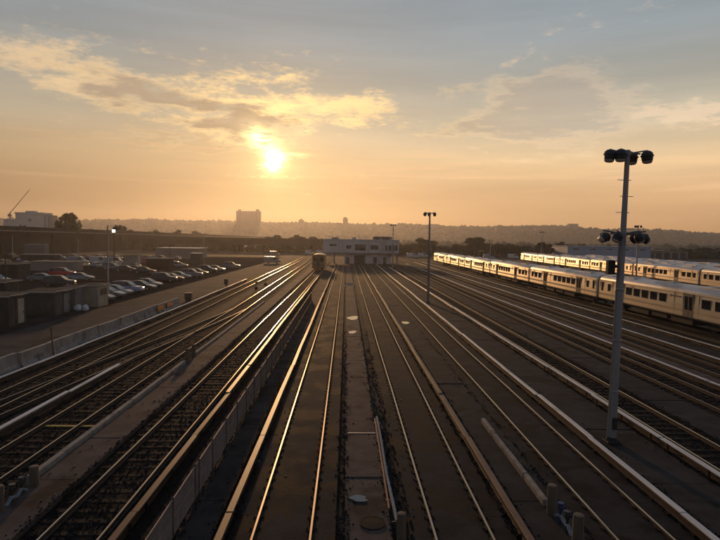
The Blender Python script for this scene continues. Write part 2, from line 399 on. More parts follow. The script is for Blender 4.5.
def walkway(name, material, x0, x1, y0, y1, L, z=.15, gap=.025, seedv=0):
    rr = random.Random(seedv); root = link(name, None); structure(root)
    w = x1-x0; me = None; y = y0; meshes = [MB().bbox(-w/2, w/2, -L/2+gap/2, L/2-gap/2, -z+.004, 0, .012).mesh('slab', material) for _ in range(1)]
    far = MB()
    while y < y1:
        if y < 95:
            s = link('slab', meshes[0], root, ((x0+x1)/2, y+L/2, z+rr.uniform(-.012, .012)))
            s.rotation_euler = (rr.uniform(-.002, .002), rr.uniform(-.004, .004), rr.uniform(-.002, .002))
        else: far.box(x0, x1, y+.01, y+L-.01, 0.002, z)
        y += L
    if far.v:
        o = build(far, 'slab', material, root); o['kind'] = 'stuff'
    return root
walkway('footpath', 'paving', .06, 1.32, 4.45, 165, 4.45, .13, seedv=1)
walkway('footpath', 'paving', -9.72, -8.42, 6.3, 150, 3.7, .20, seedv=2)
walkway('footpath', 'paving2', 9.98, 12.12, 7.0, 160, 5.2, .13, seedv=3)
walkway('footpath', 'paving2', 15.05, 17.0, 7.0, 160, 5.0, .12, seedv=4)
walkway('footpath', 'paving2', 5.05, 6.55, 7.0, 160, 4.6, .10, seedv=5)
walkway('footpath', 'paving', 20.75, 21.9, 7.0, 160, 5.0, .11, seedv=6)
walkway('footpath', 'paving2', 25.15, 27.6, 7.0, 160, 5.0, .10, seedv=8)
walkway('footpath', 'paving2', -4.30, -3.42, 6.0, 120, 3.4, .12, seedv=7)

# ------------------------------------------------------------------ railway tracks
RAILP = [(-.07, .045), (.07, .045), (.07, .062), (.012, .078), (.012, RT-.045), (.036, RT-.035), (.036, RT-.008), (.028, RT), (-.028, RT), (-.036, RT-.008), (-.036, RT-.035), (-.012, RT-.045), (-.012, .078), (-.07, .062)]
tie_me = MB().bbox(-1.3, 1.3, -.115, .115, -.10, .046, .014).mesh('tie', 'tie')
def offset(path, d):
    P = [Vector(p) for p in path]; out = []
    for i, p in enumerate(P):
        t = (P[min(i+1, len(P)-1)]-P[max(i-1, 0)]).normalized(); out.append((p.x+t.y*d, p.y-t.x*d))
    return out
def samp(path, y):
    for (xa, ya), (xb, yb) in zip(path, path[1:]):
        if ya <= y <= yb: t = (y-ya)/(yb-ya); return xa+(xb-xa)*t, math.atan2(-(xb-xa), yb-ya)
    return path[-1][0], 0
board_me = {}
def railway(label, path, bed='ties', third=None, boards='board_w', top='steel', ty=(9, 185), tie_y=(9, 44), bed_w=2.9, seedv=0, only_rails=False):
    rr = random.Random(seedv+50)
    t = thing('railway_track', label, 'track', (0, 0, 0), 0, 'tracks running through the rail yard')
    for d in (-.7525, .7525):
        p = offset(path, d)
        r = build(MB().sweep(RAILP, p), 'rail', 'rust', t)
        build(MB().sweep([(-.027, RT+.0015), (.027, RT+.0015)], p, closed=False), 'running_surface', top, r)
    if only_rails: return t
    y0, y1 = path[0][1], path[-1][1]
    if bed == 'ties':
        b = MB().sweep([(-bed_w/2-.25, .003), (-bed_w/2+.1, .028), (bed_w/2-.1, .028), (bed_w/2+.25, .003)], path, closed=False)
        build(b, 'ballast_bed', 'ballast', t)
        y = tie_y[0]
        while y < tie_y[1]:
            x, a = samp(path, y)
            o = link('tie', tie_me, t, (x+rr.uniform(-.04, .04), y, rr.uniform(-.012, .006)), a+rr.gauss(0, .012)); y += .61+rr.uniform(-.03, .03)
        far = MB()
        while y < min(120, y1-1):
            x, a = samp(path, y); far.box(x-1.3, x+1.3, y-.11, y+.11, .003, .05); y += .61
        o = build(far, 'distant_ties', 'tie', t); o['kind'] = 'stuff'
    else:
        b = MB().sweep([(-1.42, .002), (-1.40, .105), (-.83, .112), (-.83, .06), (-.67, .06), (-.67, .112), (.67, .112), (.67, .06), (.83, .06), (.83, .112), (1.40, .105), (1.42, .002)], path, closed=False)
        build(b, 'concrete_bed', 'slabbed', t)
        for d in (-.7525, .7525):
            m = MB(); y = 9
            while y < 80:
                x, a = samp(path, y); L = .10+rr.uniform(0, .05)
                m.bbox(x+d-.17, x+d+.17, y-L*.8, y+L*.8, .05, .118, .012)
                m.cyl(x+d-.12, y, .116, .14, .026, .022, 6); m.cyl(x+d+.12, y, .116, .14, .026, .022, 6)
                y += .62
            o = build(m, 'fastener_plates', 'plate', t); o['kind'] = 'stuff'
    if third is not None:
        d, a, bnd = third
        pth = [(x, y) for x, y in path]
        ys = [a, bnd]
        cp = offset(pth, d)
        seg = [(samp(cp, a)[0], a)] + [q for q in cp if a < q[1] < bnd] + [(samp(cp, bnd)[0], bnd)]
        tr = build(MB().sweep([(-.05, .07), (.05, .07), (.05, .09), (.012, .1), (.012, .20), (.04, .21), (.04, .25), (-.04, .25), (-.04, .21), (-.012, .20), (-.012, .1), (-.05, .09)], seg), 'third_rail', 'rust', t)
        key = boards
        if key not in board_me:
            board_me[key] = MB().bbox(-.10, .10, -2.985, 2.985, -.045, 0, .008).mesh('cover_board', boards)
        y = a
        br = MB()
        while y+6 <= bnd+.1:
            x, an = samp(cp, y+3); ll = samp(cp, y)[0]
            o = link('cover_board', board_me[key], tr, (x+rr.gauss(0, .018), y+3, .375+rr.gauss(0, .008)), an+rr.gauss(0, .0028))
            o.rotation_euler[1] = rr.gauss(0, .035); o.rotation_euler[0] = rr.gauss(0, .0016)
            for q in (.6, 3.0, 5.4):
                sg = 1 if d > 0 else -1
                br.box(x+sg*.10-.02, x+sg*.10+.02, y+q-.04, y+q+.04, .03, .33); br.box(x-.14, x+.14, y+q-.1, y+q+.1, .02, .075)
            y += 6
        o = build(br, 'brackets', 'plate', tr); o['kind'] = 'stuff'
    return t
def straight(x, y0, y1):
    q = random.Random(int(x*100)); return [(x, y0)]+[(x+q.gauss(0, .014), y) for y in range(18, int(y1)-4, 11)]+[(x, y1)]
PQ = lambda x: [(x, 8), (x, 30), (x, 60), (x-.3, 90), (x-.75, 130), (x-1.35, 190), (x-2.3, 250)]
railway('railway track beside the concrete barrier with a pale third rail along it', PQ(-16.25), third=(-2.05, 9, 105), boards='board_w', seedv=1)
railway('railway track with yellow painted timber, left of the brown footpath with bollards', PQ(-11.65), third=(-1.78, 9, 35.2), boards='board_w', seedv=2)
tp = []
for i in range(0, 24):
    s = i/23; y = 17+s*44
    e = s*s*(3-2*s)*.35 + s*.65
    tp.append((-16.1+(4.35)*e, y))
railway('diverging turnout track crossing between the two leftmost tracks', tp, seedv=3, only_rails=True, top='dullsteel')
railway('railway track left of the wire fence with the glowing brown third rail', straight(-7.0, 8, 300), third=(1.27, 9, 135), boards='board_o', seedv=4)
railway('railway track on concrete bed right of the wire fence', straight(-1.6, 8, 186), bed='slab', third=(-1.55, 9, 183), boards='board_o', seedv=5)
railway('railway track on concrete bed right of the central footpath', straight(3.2, 8, 186), bed='slab', third=(1.6, 9, 183), boards='board_o', seedv=6)
railway('railway track just left of the footpath carrying the tall lamp posts', straight(7.94, 8, 190), third=(1.66, 9, 183), boards='board_w', seedv=7, bed='slab')
railway('railway track just right of the footpath carrying the tall lamp posts', straight(13.68, 8, 230), third=(-1.26, 9, 160), boards='board_w', seedv=8)
railway('third railway track from the near train with pale cover board', straight(18.4, 8, 240), third=(1.85, 12, 190), boards='board_w', seedv=9, top='dullsteel')
railway('second railway track from the near train', straight(23.1, 8, 250), third=(1.72, 15, 205), boards='board_w', seedv=10, top='dullsteel')
railway('empty railway track right beside the near train', straight(29.3, 8, 260), third=(-1.45, 15, 205), boards='board_w', seedv=11, top='dullsteel')
railway('railway track carrying the near silver train', straight(33.0, 8, 260), seedv=12, top='dullsteel')

# yellow painted timber across the track
tag(build(MB().bbox(-12.35, -9.95, 22.75, 22.92, .05, .085, .01), 'timber', 'yellow'), 'yellow painted timber lying across the track left of the footpath', 'timber')

# loose ballast stones near the camera
def stones(name, regions, label):
    rr = np.random.RandomState(3)
    base = np.array([(1, 0, 0), (-1, 0, 0), (0, 1, 0), (0, -1, 0), (0, 0, 1), (0, 0, -.6)], float)
    fb = np.array([(0, 2, 4), (2, 1, 4), (1, 3, 4), (3, 0, 4), (2, 0, 5), (1, 2, 5), (3, 1, 5), (0, 3, 5)])
    V = []; F = []; n0 = 0
    for x0, x1, y0, y1, z, n in regions:
        u = rr.rand(n)
        y = y0*(y1/y0)**u; x = x0+(x1-x0)*rr.rand(n)
        s = rr.uniform(.022, .055, n)
        a = rr.rand(n)*6.283
        b = base[None]*rr.uniform(.6, 1.3, (n, 6, 1)); ca, sa = np.cos(a)[:, None], np.sin(a)[:, None]
        bx = b[..., 0]*ca-b[..., 1]*sa; by = b[..., 0]*sa+b[..., 1]*ca
        v = np.stack([x[:, None]+bx*s[:, None], y[:, None]+by*s[:, None], z+s[:, None]*.35+b[..., 2]*s[:, None]*.8], -1)
        V.append(v.reshape(-1, 3)); F.append((fb[None]+(np.arange(n)*6)[:, None, None]+n0).reshape(-1, 3)); n0 += n*6
    V = np.concatenate(V); F = np.concatenate(F)
    me = bpy.data.meshes.new(name); me.from_pydata(V.tolist(), [], F.tolist()); me.materials.append(M['stone'])
    return stuff(link(name, me), label, 'gravel')
st = []
for xc in (-16.25, -11.65, -7.0, 13.68, 18.4):
    st.append((xc-1.5, xc+1.5, 11.5, 45, .03, 4200))
st += [(-15, -13, 14, 45, .0, 1500), (6.55, 7.2, 12, 40, .0, 900), (9.0, 10.0, 12, 40, .0, 1200), (1.4, 2.0, 11.5, 40, .0, 700), (-.2, .05, 11.5, 40, .1, 200), (-5.9, -4.4, 11.5, 40, .0, 1500), (14.3, 15.1, 14, 40, .0, 900)]
for xe, ze in ((.06, .13), (1.32, .13), (9.98, .13), (12.12, .13), (15.05, .12), (5.05, .10), (6.55, .10), (-8.42, .2), (-4.3, .12), (-3.42, .12), (-3.0, .1), (4.62, .1), (.0, .1), (1.8, .1)):
    st.append((xe-.10, xe+.10, 11.5, 48, ze, 260)); st.append((xe-.35, xe+.35, 11.5, 48, ze-.02, 120))
stones('ballast_stones', st, 'loose dark ballast stones strewn along the nearest tracks')

# ------------------------------------------------------------------ wire fence between the tracks
def wire_fence():
    t = thing('wire_fence', 'low wire mesh fence with thin posts running between two tracks', 'fence', (-4.42, 0, 0))
    H = 1.12; W = 2.12
    m = MB(); r = .0045; z0, z1 = .14, H-.02
    def bar(a, b, w=.0062):
        a, b = Vector(a), Vector(b); d = (b-a).normalized(); p = Vector((1, 0, 0)); q = d.cross(p)
        vs = [a+p*w, a-p*w*.5+q*w*.87, a-p*w*.5-q*w*.87, b+p*w, b-p*w*.5+q*w*.87, b-p*w*.5-q*w*.87]
        m.add(vs, [(0, 1, 4, 3), (1, 2, 5, 4), (2, 0, 3, 5)])
    sp = .065; hh = z1-z0; k = -hh
    while k < W:
        for sgn in (1, -1):
            ya, za, yb, zb = k, z0, k+hh, z1
            if ya < 0: za = z0-ya; ya = 0
            if yb > W: zb = z1-(yb-W); yb = W
            if zb > za+.01:
                if sgn == 1: bar((0, ya, za), (0, yb, zb))
                else: bar((0.003, W-ya, za), (0.003, W-yb, zb))
        k += sp
    pm = m.mesh('mesh_panel', 'wire')
    rm = MB().tube([(0, .02, H), (0, W-.02, H)], .021, 8).mesh('top_rail', 'wire')
    bm_ = MB().tube([(0, .02, .16), (0, W-.02, .16)], .012, 6).mesh('bottom_rail', 'wire')
    mm_ = MB().tube([(0, .02, .62), (0, W-.02, .62)], .011, 6).mesh('middle_rail', 'wire')
    po = MB().cyl(0, 0, 0, H+.04, .033, None, 8).lathe([(.04, H+.03), (.038, H+.06), (.01, H+.08)], 8).mesh('post', 'fpost')
    y = 9.9
    for i in range(30):
        link('post', po, t, (0, y, 0), rnd.uniform(0, 1))
        if i == 3: link('post', po, t, (0.0, y+.42, 0))
        if i < 29:
            for n_, me in (('mesh_panel', pm), ('top_rail', rm), ('bottom_rail', bm_), ('middle_rail', mm_)): link(n_, me, t, (0, y, 0))
        y += W
wire_fence()

# ------------------------------------------------------------------ curbs, bollards, hookups
def curb(label, x, ylist, w, h, material='curb'):
    t = thing('curb', label, 'curb', (x, ylist[0], 0))
    for a, b in zip(ylist, ylist[1:]):
        m = MB().bbox(-w/2, w/2, .012, b-a-.012, 0, h, .02)
        o = build(m, 'curb_stone', material, t, (rnd.uniform(-.012, .012), a-ylist[0], rnd.uniform(-.015, .01)), rnd.gauss(0, .004))
    return t
curb('concrete curb along the brown footpath, nearer than its paired bollards', -9.9, [17.3+2.1*i for i in range(9)], .22, .36)
curb('concrete curb along the brown footpath, beyond its second pair of bollards', -9.95, [36.6+2.4*i for i in range(14)], .20, .32)
curb('low worn curb between two tracks ending at the right hand bollards', 6.02, [15.9+1.9*i for i in range(5)], .17, .30)
def bollard(label, x, y, h=.95, r=.14):
    m = MB().lathe([(r, 0), (r*1.02, .1), (r*.98, h-.04), (r*.9, h), (r*.3, h+.01)], 12)
    o = build(m, 'bollard', 'timber', None, (x, y, 0), rnd.random()*3, True); o.rotation_euler[0] = rnd.gauss(0, .02)
    tag(o, label, 'bollard', 'timber bollards guarding hookups')
bollard('timber bollard at the left edge of the frame beside the footpath', -9.62, 15.35, .92)
bollard('timber bollard at the near end of the long concrete curb', -9.55, 17.0, .80)
bollard('small timber bollard in the curb gap, nearer one of the far pair', -9.9, 34.75, .95, .13)
bollard('small timber bollard in the curb gap, farther one of the far pair', -9.9, 36.25, .95, .13)
bollard('timber bollard at the near end of the low worn curb', 6.02, 15.45, .95)
bollard('timber bollard nearest the bottom edge on the right', 6.05, 13.75, .95)
bollard('timber bollard at the bottom edge beside the central footpath', 1.52, 13.9, .9, .12)
def hookup(label, x, y, dy, mats):
    t = thing('water_hookup', label, 'valve', (x, y, 0), 0, 'water hookups between bollards')
    build(MB().tube([(0, -dy/2, .18), (0, -dy/4, .34), (.03, 0, .26), (0, dy/4, .36), (0, dy/2, .2)], .055, 8), 'pipe', 'pvc', t, smooth=True)
    for k, mm in enumerate(mats):
        yy = (-.22, .26)[k]
        s = build(MB().cyl(0, yy, 0, .62, .045, None, 8).lathe([(.06, .5), (.075, .55), (.075, .62), (.05, .68)], 10, (0, yy, 0)).tube([(-.13, yy, .6), (.13, yy, .6)], .02, 6), 'standpipe', mm, t, smooth=True)
        build(MB().lathe([(.09, .66), (.1, .68), (.1, .70), (.09, .72)], 10, (0, yy, 0)), 'hand_wheel', mm, s, smooth=True)
hookup('pale pipe and dark standpipes between the leftmost bollards', -9.6, 16.15, 1.0, ('black', 'black'))
hookup('blue and black standpipes between the right hand bollards', 6.04, 14.6, 1.1, ('black', 'bluepipe'))
# conduit by the central footpath
t = thing('conduit_run', 'rusty bar and pale pipe lying beside the central footpath', 'pipe', (1.36, 14, 0))
build(MB().tube([(.10, 0.4, .34), (.10, 1.2, .30), (.06, 4.0, .22), (.08, 7.0, .2), (.07, 9.9, .19)], .048, 8), 'pale_pipe', 'pvc', t, smooth=True)
build(MB().box(-.055, -.005, 1.6, 9.7, .11, .20), 'rusty_bar', 'rustbar', t)
build(MB().cyl(.1, .35, 0, .5, .06, .05, 8).tube([(-.06, .35, .42), (.26, .35, .42)], .025, 6), 'standpipe', 'black', t, smooth=True)
for q in (2.2, 4.6, 7.1, 9.2): build(MB().box(-.09, .17, q-.05, q+.05, .0, .155), 'support_block', 'curb', t)
# manhole + puddles
t = thing('manhole_cover', 'round iron manhole cover in the central footpath', 'manhole', (.82, 14.85, .142))
build(MB().lathe([(.36, -.01), (.36, .012), (.31, .012), (.31, .004)], 28), 'ring', 'iron', t, smooth=True)
build(MB().lathe([(.30, -.01), (.30, .008), (.27, .010), (.02, .010)], 28), 'lid', 'iron', t, smooth=True)
def puddle(label, x, y, rx, ry, z, seedv):
    rr = random.Random(seedv); n = 28; vs = []
    ph = [rr.uniform(0, 6.28) for _ in range(4)]
    for k in range(n):
        a = 2*math.pi*k/n; f = 1+.16*math.sin(2*a+ph[0])+.10*math.sin(3*a+ph[1])+.07*math.sin(5*a+ph[2])
        vs.append((rx*f*math.cos(a), ry*f*math.sin(a), 0))
    vs2 = [(p[0]*1.05, p[1]*1.05, -.006) for p in vs]
    m = MB().add(vs, [tuple(range(n))]); m.add(vs+vs2, [(k, (k+1) % n, n+(k+1) % n, n+k) for k in range(n)])
    tag(build(m, 'puddle', 'water', None, (x, y, z)), label, 'puddle', 'puddles on the paving')
puddle('puddle on the central footpath, larger bright one of the middle pair', .75, 55.2, .46, 1.5, .149, 1)
puddle('puddle on the central footpath, nearer one of the middle pair', .62, 46.6, .32, .7, .149, 2)
puddle('faraway bright puddle on the central footpath', .6, 97, .7, 4.5, .149, 3)
puddle('small bright puddle beside the third rail right of centre', 5.75, 52.5, .3, .9, .119, 4)
puddle('irregular puddle near the manhole cover', .46, 16.3, .27, .2, .149, 5)

# ------------------------------------------------------------------ lamp posts of the yard
def head_meshes():
    a = MB().lathe([(.185, -.10), (.20, -.02), (.215, .10), (.20, .20), (.13, .27), (.05, .30)], 16).lathe([(.215, .07), (.24, .085), (.24, .115), (.215, .13)], 16).mesh('lamp_head', 'black', True)
    b = MB().lathe([(.04, -.20), (.13, -.185), (.17, -.15), (.182, -.102)], 16).mesh('lens', 'lens', True)
    return a, b
HM, LM = head_meshes()
def yard_lamp(name_label, x, y, H=11.35, mid=False, n=4, steps=True, r0=.165, rz=0.0):
    t = thing('lamp_post', name_label, 'lamp post', (x, y, .12 if x > 9 and x < 13 else 0.0), rz, 'tall yard lamp posts')
    build(MB().lathe([(r0, 0), (r0*.98, .4), (r0*.80, H*.5), (r0*.58, H)], 12), 'pole', 'pole', t, smooth=True)
    build(MB().bbox(-.27, .27, -.27, .27, 0, .06, .02).lathe([(.23, .05), (.2, .16), (r0, .2)], 12), 'base_plate', 'dark', t)
    def cluster(z, dirs, arm):
        cr = build(MB().tube([(-.5*arm, 0, z+.03), (.5*arm, 0, z+.03)], .035, 8).lathe([(.14, z-.06), (.14, z+.10), (.08, z+.16)], 10), 'crossarm', 'pole', t, smooth=True)
        for dx, dy, tilt in dirs:
            hd = link('lamp_head', HM, t, (dx*arm, dy, z-.16)); hd.rotation_euler = (0, tilt, 0); hd.scale = (.82,)*3 if z < H-1 else (1, 1, 1)
            link('lens', LM, hd)
            build(MB().tube([(dx*arm, dy, z+.14), (dx*arm*.8, dy*.6, z+.12), (dx*.12, 0, z+.03)], .028, 6), 'bracket', 'pole', t, smooth=True)
    A = [(-.74, -.12, .08), (-.40, -.30, .03), (.36, .34, -.02), (.72, -.12, -.08)]
    if n == 4: cluster(H-.12, A, 1.0)
    else: cluster(H-.12, [(-.62, 0, .1), (0, .3, 0), (.62, 0, -.1)], 1.0)
    if mid:
        cluster(8.15, [(-.80, -.15, .95), (-.62, .35, .65), (-.42, -.40, .40), (.46, -.40, -.35), (.64, .30, -.65), (.84, -.10, -.9)], 1.0)
        build(MB().bbox(-.55, -.28, -.14, .14, 6.6, 7.15, .03).tube([(-.3, 0, 6.9), (0, 0, 6.9)], .03, 6), 'control_box', 'dark', t)
    if mid:
        build(MB().tube([(-.19, 0, .15), (-.165, 0, 4), (-.13, 0, 8.0)], .022, 6), 'conduit', 'galv', t, smooth=True)
        build(MB().bbox(-.10, .10, -.225, -.14, .55, 1.0, .02), 'hand_hole', 'dark', t)
        for ax in (-.2, .2):
            for ay in (-.2, .2): build(MB().cyl(ax, ay, .055, .12, .028, None, 6), 'bolt', 'rust', t)
        for q in (2.0, 4.0, 6.0): build(MB().lathe([(.165, q), (.17, q+.01), (.17, q+.06), (.165, q+.07)], 12), 'strap', 'galv', t)
    if steps:
        sm = MB().tube([(-.26, 0, 0), (.26, 0, 0)], .012, 6).mesh('step_rung', 'pole')
        for k in range(8): 
            o = link('step_rung', sm, t, ((-.06 if k % 2 else .06), 0, 5.9+k*.62))
    return t
yard_lamp('tall lamp post nearest the camera, with a second cluster of lamps halfway up', 10.55, 21.2, 11.35, mid=True).rotation_euler[1] = .016
yard_lamp('tall lamp post standing on the same footpath, second from the camera', 10.42, 69.5, 11.4, n=3, steps=False, r0=.17, rz=.1)
yard_lamp('lamp post rising beside the right end of the white building', 13.3, 158, 12.6, n=3, steps=False)
yard_lamp('lamp post standing between the near train and the trains behind it', 60.6, 114, 11.8, n=3, steps=False)
yard_lamp('lamp post behind the far end of the near train', 71.4, 201, 12.0, n=3, steps=False)
yard_lamp('short lamp post far behind the near train, before the dark trees', 56.2, 215, 8.8, n=3, steps=False)

# ------------------------------------------------------------------ trains
CL = 25.55; CW = 1.6
def body_section():
    zb, ze = 1.02, 3.35
    pts = [(-CW+.07, zb), (-CW, zb+.12), (-CW, 2.2), (-CW+.03, 2.9), (-CW+.075, ze)]
    return pts, [(-p[0], p[1]) for p in reversed(pts)]
def make_car(detail=True):
    root = thing('rail_car', 'x', 'rail car', (0, 0, 0))
    L = CL/2; zoff = RT
    a, b = body_section(); sec = a+b
    m = MB(); n = len(sec)
    ys = [(-L, .93), (-L+.12, 1.0), (L-.12, 1.0), (L, .93)]
    for y, s in ys: m.v += [(x*s, y, z) for x, z in sec]
    m.f = [(i*n+k, i*n+(k+1) % n, (i+1)*n+(k+1) % n, (i+1)*n+k) for i in range(3) for k in range(n)]+[tuple(range(n)), tuple(3*n+k for k in range(n-1, -1, -1))]
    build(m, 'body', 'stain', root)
    rp = [(-1.525, 3.351), (-1.46, 3.53), (-1.25, 3.70), (-.85, 3.83), (-.4, 3.89), (0, 3.905)]
    rp = rp+[(-x, z) for x, z in reversed(rp[:-1])]
    m = MB()
    nn = len(rp)
    for y, s in ((-L+.02, .93), (-L+.25, 1), (L-.25, 1), (L-.02, .93)): m.v += [(x*s, y, z) for x, z in rp]
    m.f = [(i*nn+k, i*nn+k+1, (i+1)*nn+k+1, (i+1)*nn+k) for i in range(3) for k in range(nn-1)]+[tuple(range(nn)), tuple(3*nn+k for k in range(nn))]
    rf = build(m, 'roof', 'roof', root, smooth=True)
    if detail:
        for yc in (-7.5, 7.5):
            build(MB().bbox(-.95, .95, yc-1.9, yc+1.9, 3.70, 3.96, .06), 'cooling_unit', 'roof', rf)
            build(MB().box(-.55, .55, yc-.7, yc+.7, 3.955, 3.985), 'grille', 'dark', rf)
        build(MB().bbox(-.4, .4, -.9, .9, 3.84, 3.98, .04), 'vent', 'roof', rf)
    und = MB().box(-1.35, 1.35, -L+.4, L-.4, .86, 1.025)
    for y0, y1, h in ((-5.6, -2.2, .38), (-1.6, 1.2, .45), (1.8, 5.4, .36)): und.bbox(-1.3, 1.3, y0, y1, h, .87, .04)
    build(und, 'underframe', 'dark', root)
    for yc in (-9.1, 9.1):
        bg_ = build(MB().box(-1.05, -.88, yc-1.7, yc+1.7, .38, .62).box(.88, 1.05, yc-1.7, yc+1.7, .38, .62).box(-.9, .9, yc-.3, yc+.3, .45, .75), 'bogie', 'dark', root)
        for dy in (-1.2, 1.2):
            w_ = MB()
            for sx in (-.75, .75): w_.tube([(sx-.065, yc+dy, .455), (sx+.065, yc+dy, .455)], .455, 18)
            w_.tube([(-.7, yc+dy, .455), (.7, yc+dy, .455)], .07, 8)
            build(w_, 'wheelset', 'dark', bg_)
    build(MB().box(-.62, .62, -L-.18, -L+.02, 1.1, 3.25).box(-.62, .62, L-.02, L+.18, 1.1, 3.25), 'diaphragm', 'rubber', root)
    wins = [(1.0, .42, 1.0, 2.05), (2.75, .62, .78, 2.12), (7.35, 1.18, .78, 2.12), (9.0, 1.18, .78, 2.12), (10.65, 1.18, .78, 2.12), (12.3, 1.18, .78, 2.12), (13.95, 1.18, .78, 2.12), (20.6, 1.18, .78, 2.12), (22.4, 1.18, .78, 2.12), (24.1, .8, .78, 2.12)]
    for sx in (-1, 1):
        fx = sx*CW
        for s, w, h, z in wins:
            y = L-s
            wo = build(MB().box(min(fx*.985, fx*1.006), max(fx*.985, fx*1.006), y-w/2-.05, y+w/2+.05, z-.05, z+h+.05), 'window', 'frame', root)
            build(MB().box(min(fx*.985, fx*1.0095), max(fx*.985, fx*1.0095), y-w/2, y+w/2, z, z+h), 'pane', 'glass', wo)
        for s in (5.5, 18.1):
            y = L-s
            d_ = build(MB().box(min(fx*.98, fx*1.004), max(fx*.98, fx*1.004), y-.70, y+.70, 1.1, 3.22), 'doorway', 'dark', root)
            for k in (-1, 1):
                lf = build(MB().box(min(fx*.985, fx*1.0065), max(fx*.985, fx*1.0065), y+(.02 if k > 0 else -.62), y+(.62 if k > 0 else -.02), 1.14, 3.15), 'door_leaf', 'door', d_) if detail else None
                build(MB().box(min(fx*.985, fx*1.009), max(fx*.985, fx*1.009), y+(.09 if k > 0 else -.55), y+(.55 if k > 0 else -.09), 1.75, 3.0), 'door_pane', 'glass', d_) if detail else None
        # lower band + ribs split around doors
        spans = [(-L+.15, L-18.85), (L-17.35, L-6.25), (L-4.75, L-.15)]
        bd = MB(); rb = MB()
        for a0, a1 in spans:
            bd.box(min(fx*.99, fx*1.004), max(fx*.99, fx*1.004), a0, a1, 1.50, 1.74)
            for q in range(3): rb.box(min(fx*.99, fx*1.007), max(fx*.99, fx*1.007), a0, a1, 1.20+q*.09, 1.235+q*.09)
            rb.box(min(fx*.97, fx*1.002), max(fx*.97, fx*1.002), a0, a1, 3.20, 3.235)
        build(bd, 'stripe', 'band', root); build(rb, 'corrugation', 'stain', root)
        if detail:
            sm_ = MB()
            for q in (.35, 3.55, 4.68, 6.32, 15.9, 17.28, 18.92, 19.6, 23.4, 25.2): sm_.box(min(fx*.98, fx*1.0055), max(fx*.98, fx*1.0055), L-q-.012, L-q+.012, 1.08, 3.3)
            build(sm_, 'panel_seams', 'frame', root)
        if detail:
            lg = MB().tube([(fx*.99, L-15.25, 2.86), (fx*1.004, L-15.25, 2.86)], .12, 12)
            y = L-15.5
            for w in (.16, .05, .22, .14, .05, .20, .10, .18): 
                lg.box(min(fx*.985, fx*1.003), max(fx*.985, fx*1.003), y-w, y, 2.80, 2.92); y -= w+.045
            build(lg, 'lettering', 'mark', root)
            build(MB().box(min(fx*.985, fx*1.003), max(fx*.985, fx*1.003), L-8.3, L-7.7, 3.02, 3.10), 'number_plate', 'mark', root)
    for o in collect(root):
        if o.parent == root: o.location.z += zoff
    return root
car = make_car(); ctree = collect(car)
NEAR = ['nearest silver rail car of the near train, cut by the right edge of the frame', 'second silver rail car of the near train, behind the tall lamp post',
        'third silver rail car of the near train', 'fourth silver rail car of the near train', 'fifth silver rail car of the near train', 'last silver rail car at the sunlit far end of the near train']
for i in range(6):
    yc = 55.1+i*26.0; rz = 0 if i % 2 == 0 else math.pi
    if i == 0: car.location = (33.0, yc, 0); car.rotation_euler = (0, 0, rz); tag(car, NEAR[0], 'rail car', 'cars of the near train')
    else: copy_tree(car, (33.0, yc, 0), rz, NEAR[i], 'cars of the near train', ctree)
ang2 = -R(4.6)
ORD = ['first', 'second', 'third', 'fourth', 'fifth', 'sixth']
far_tracks = [(64.0, 92.0, 5)]
dirv = Vector((-math.sin(ang2), math.cos(ang2)))
for i in range(6):
    p = Vector((62.6, 105.2)) + dirv*(26.0*(i-1))
    copy_tree(car, (p.x, p.y, 0), ang2+(math.pi if i % 2 == 0 else 0), '%s silver rail car from the right edge in the train behind the near train' % ORD[i], 'cars of the second train', ctree)
def simple_car():
    root = thing('rail_car', 'x', 'rail car'); L = CL/2
    m = MB()
    a, b = body_section(); sec = [(x, z+RT) for x, z in a+b]
    n = len(sec)
    for y in (-L, L): m.v += [(x, y, z) for x, z in sec]
    m.f = [(k, (k+1) % n, n+(k+1) % n, n+k) for k in range(n)]+[tuple(range(n)), tuple(range(2*n-1, n-1, -1))]
    build(m, 'body', 'stain', root)
    rp = [(-1.525, 3.351), (-1.46, 3.53), (-1.25, 3.70), (-.85, 3.83), (0, 3.905), (.85, 3.83), (1.25, 3.70), (1.46, 3.53), (1.525, 3.351)]
    m = MB()
    for y in (-L, L): m.v += [(x, y, z+RT) for x, z in rp]
    k9 = len(rp); m.f = [(k, k+1, k9+k+1, k9+k) for k in range(k9-1)]+[tuple(range(k9)), tuple(range(2*k9-1, k9-1, -1))]
    rf = build(m, 'roof', 'roof', root, smooth=True)
    for yc in (-7.5, 7.5): build(MB().bbox(-.95, .95, yc-1.9, yc+1.9, 3.9, 4.16, .06), 'cooling_unit', 'roof', rf)
    build(MB().bbox(-.4, .4, -.9, .9, 4.04, 4.18, .04), 'vent', 'dark', rf)
    build(MB().box(-1.2, 1.2, -L+.5, L-.5, .3, 1.2), 'underframe', 'dark', root)
    for s, w in ((2.5, 2.4), (10.6, 8.0), (21.5, 3.0)):
        for fx in (-CW, CW): build(MB().box(min(fx*.985, fx*1.006), max(fx*.985, fx*1.006), L-s-w/2, L-s+w/2, 2.35, 3.1), 'pane', 'glass', root)
    return root
sc_ = simple_car(); stree = collect(sc_); first = True
ROWN = ['third', 'fourth', 'fifth']
nrm = Vector((dirv.y, -dirv.x))
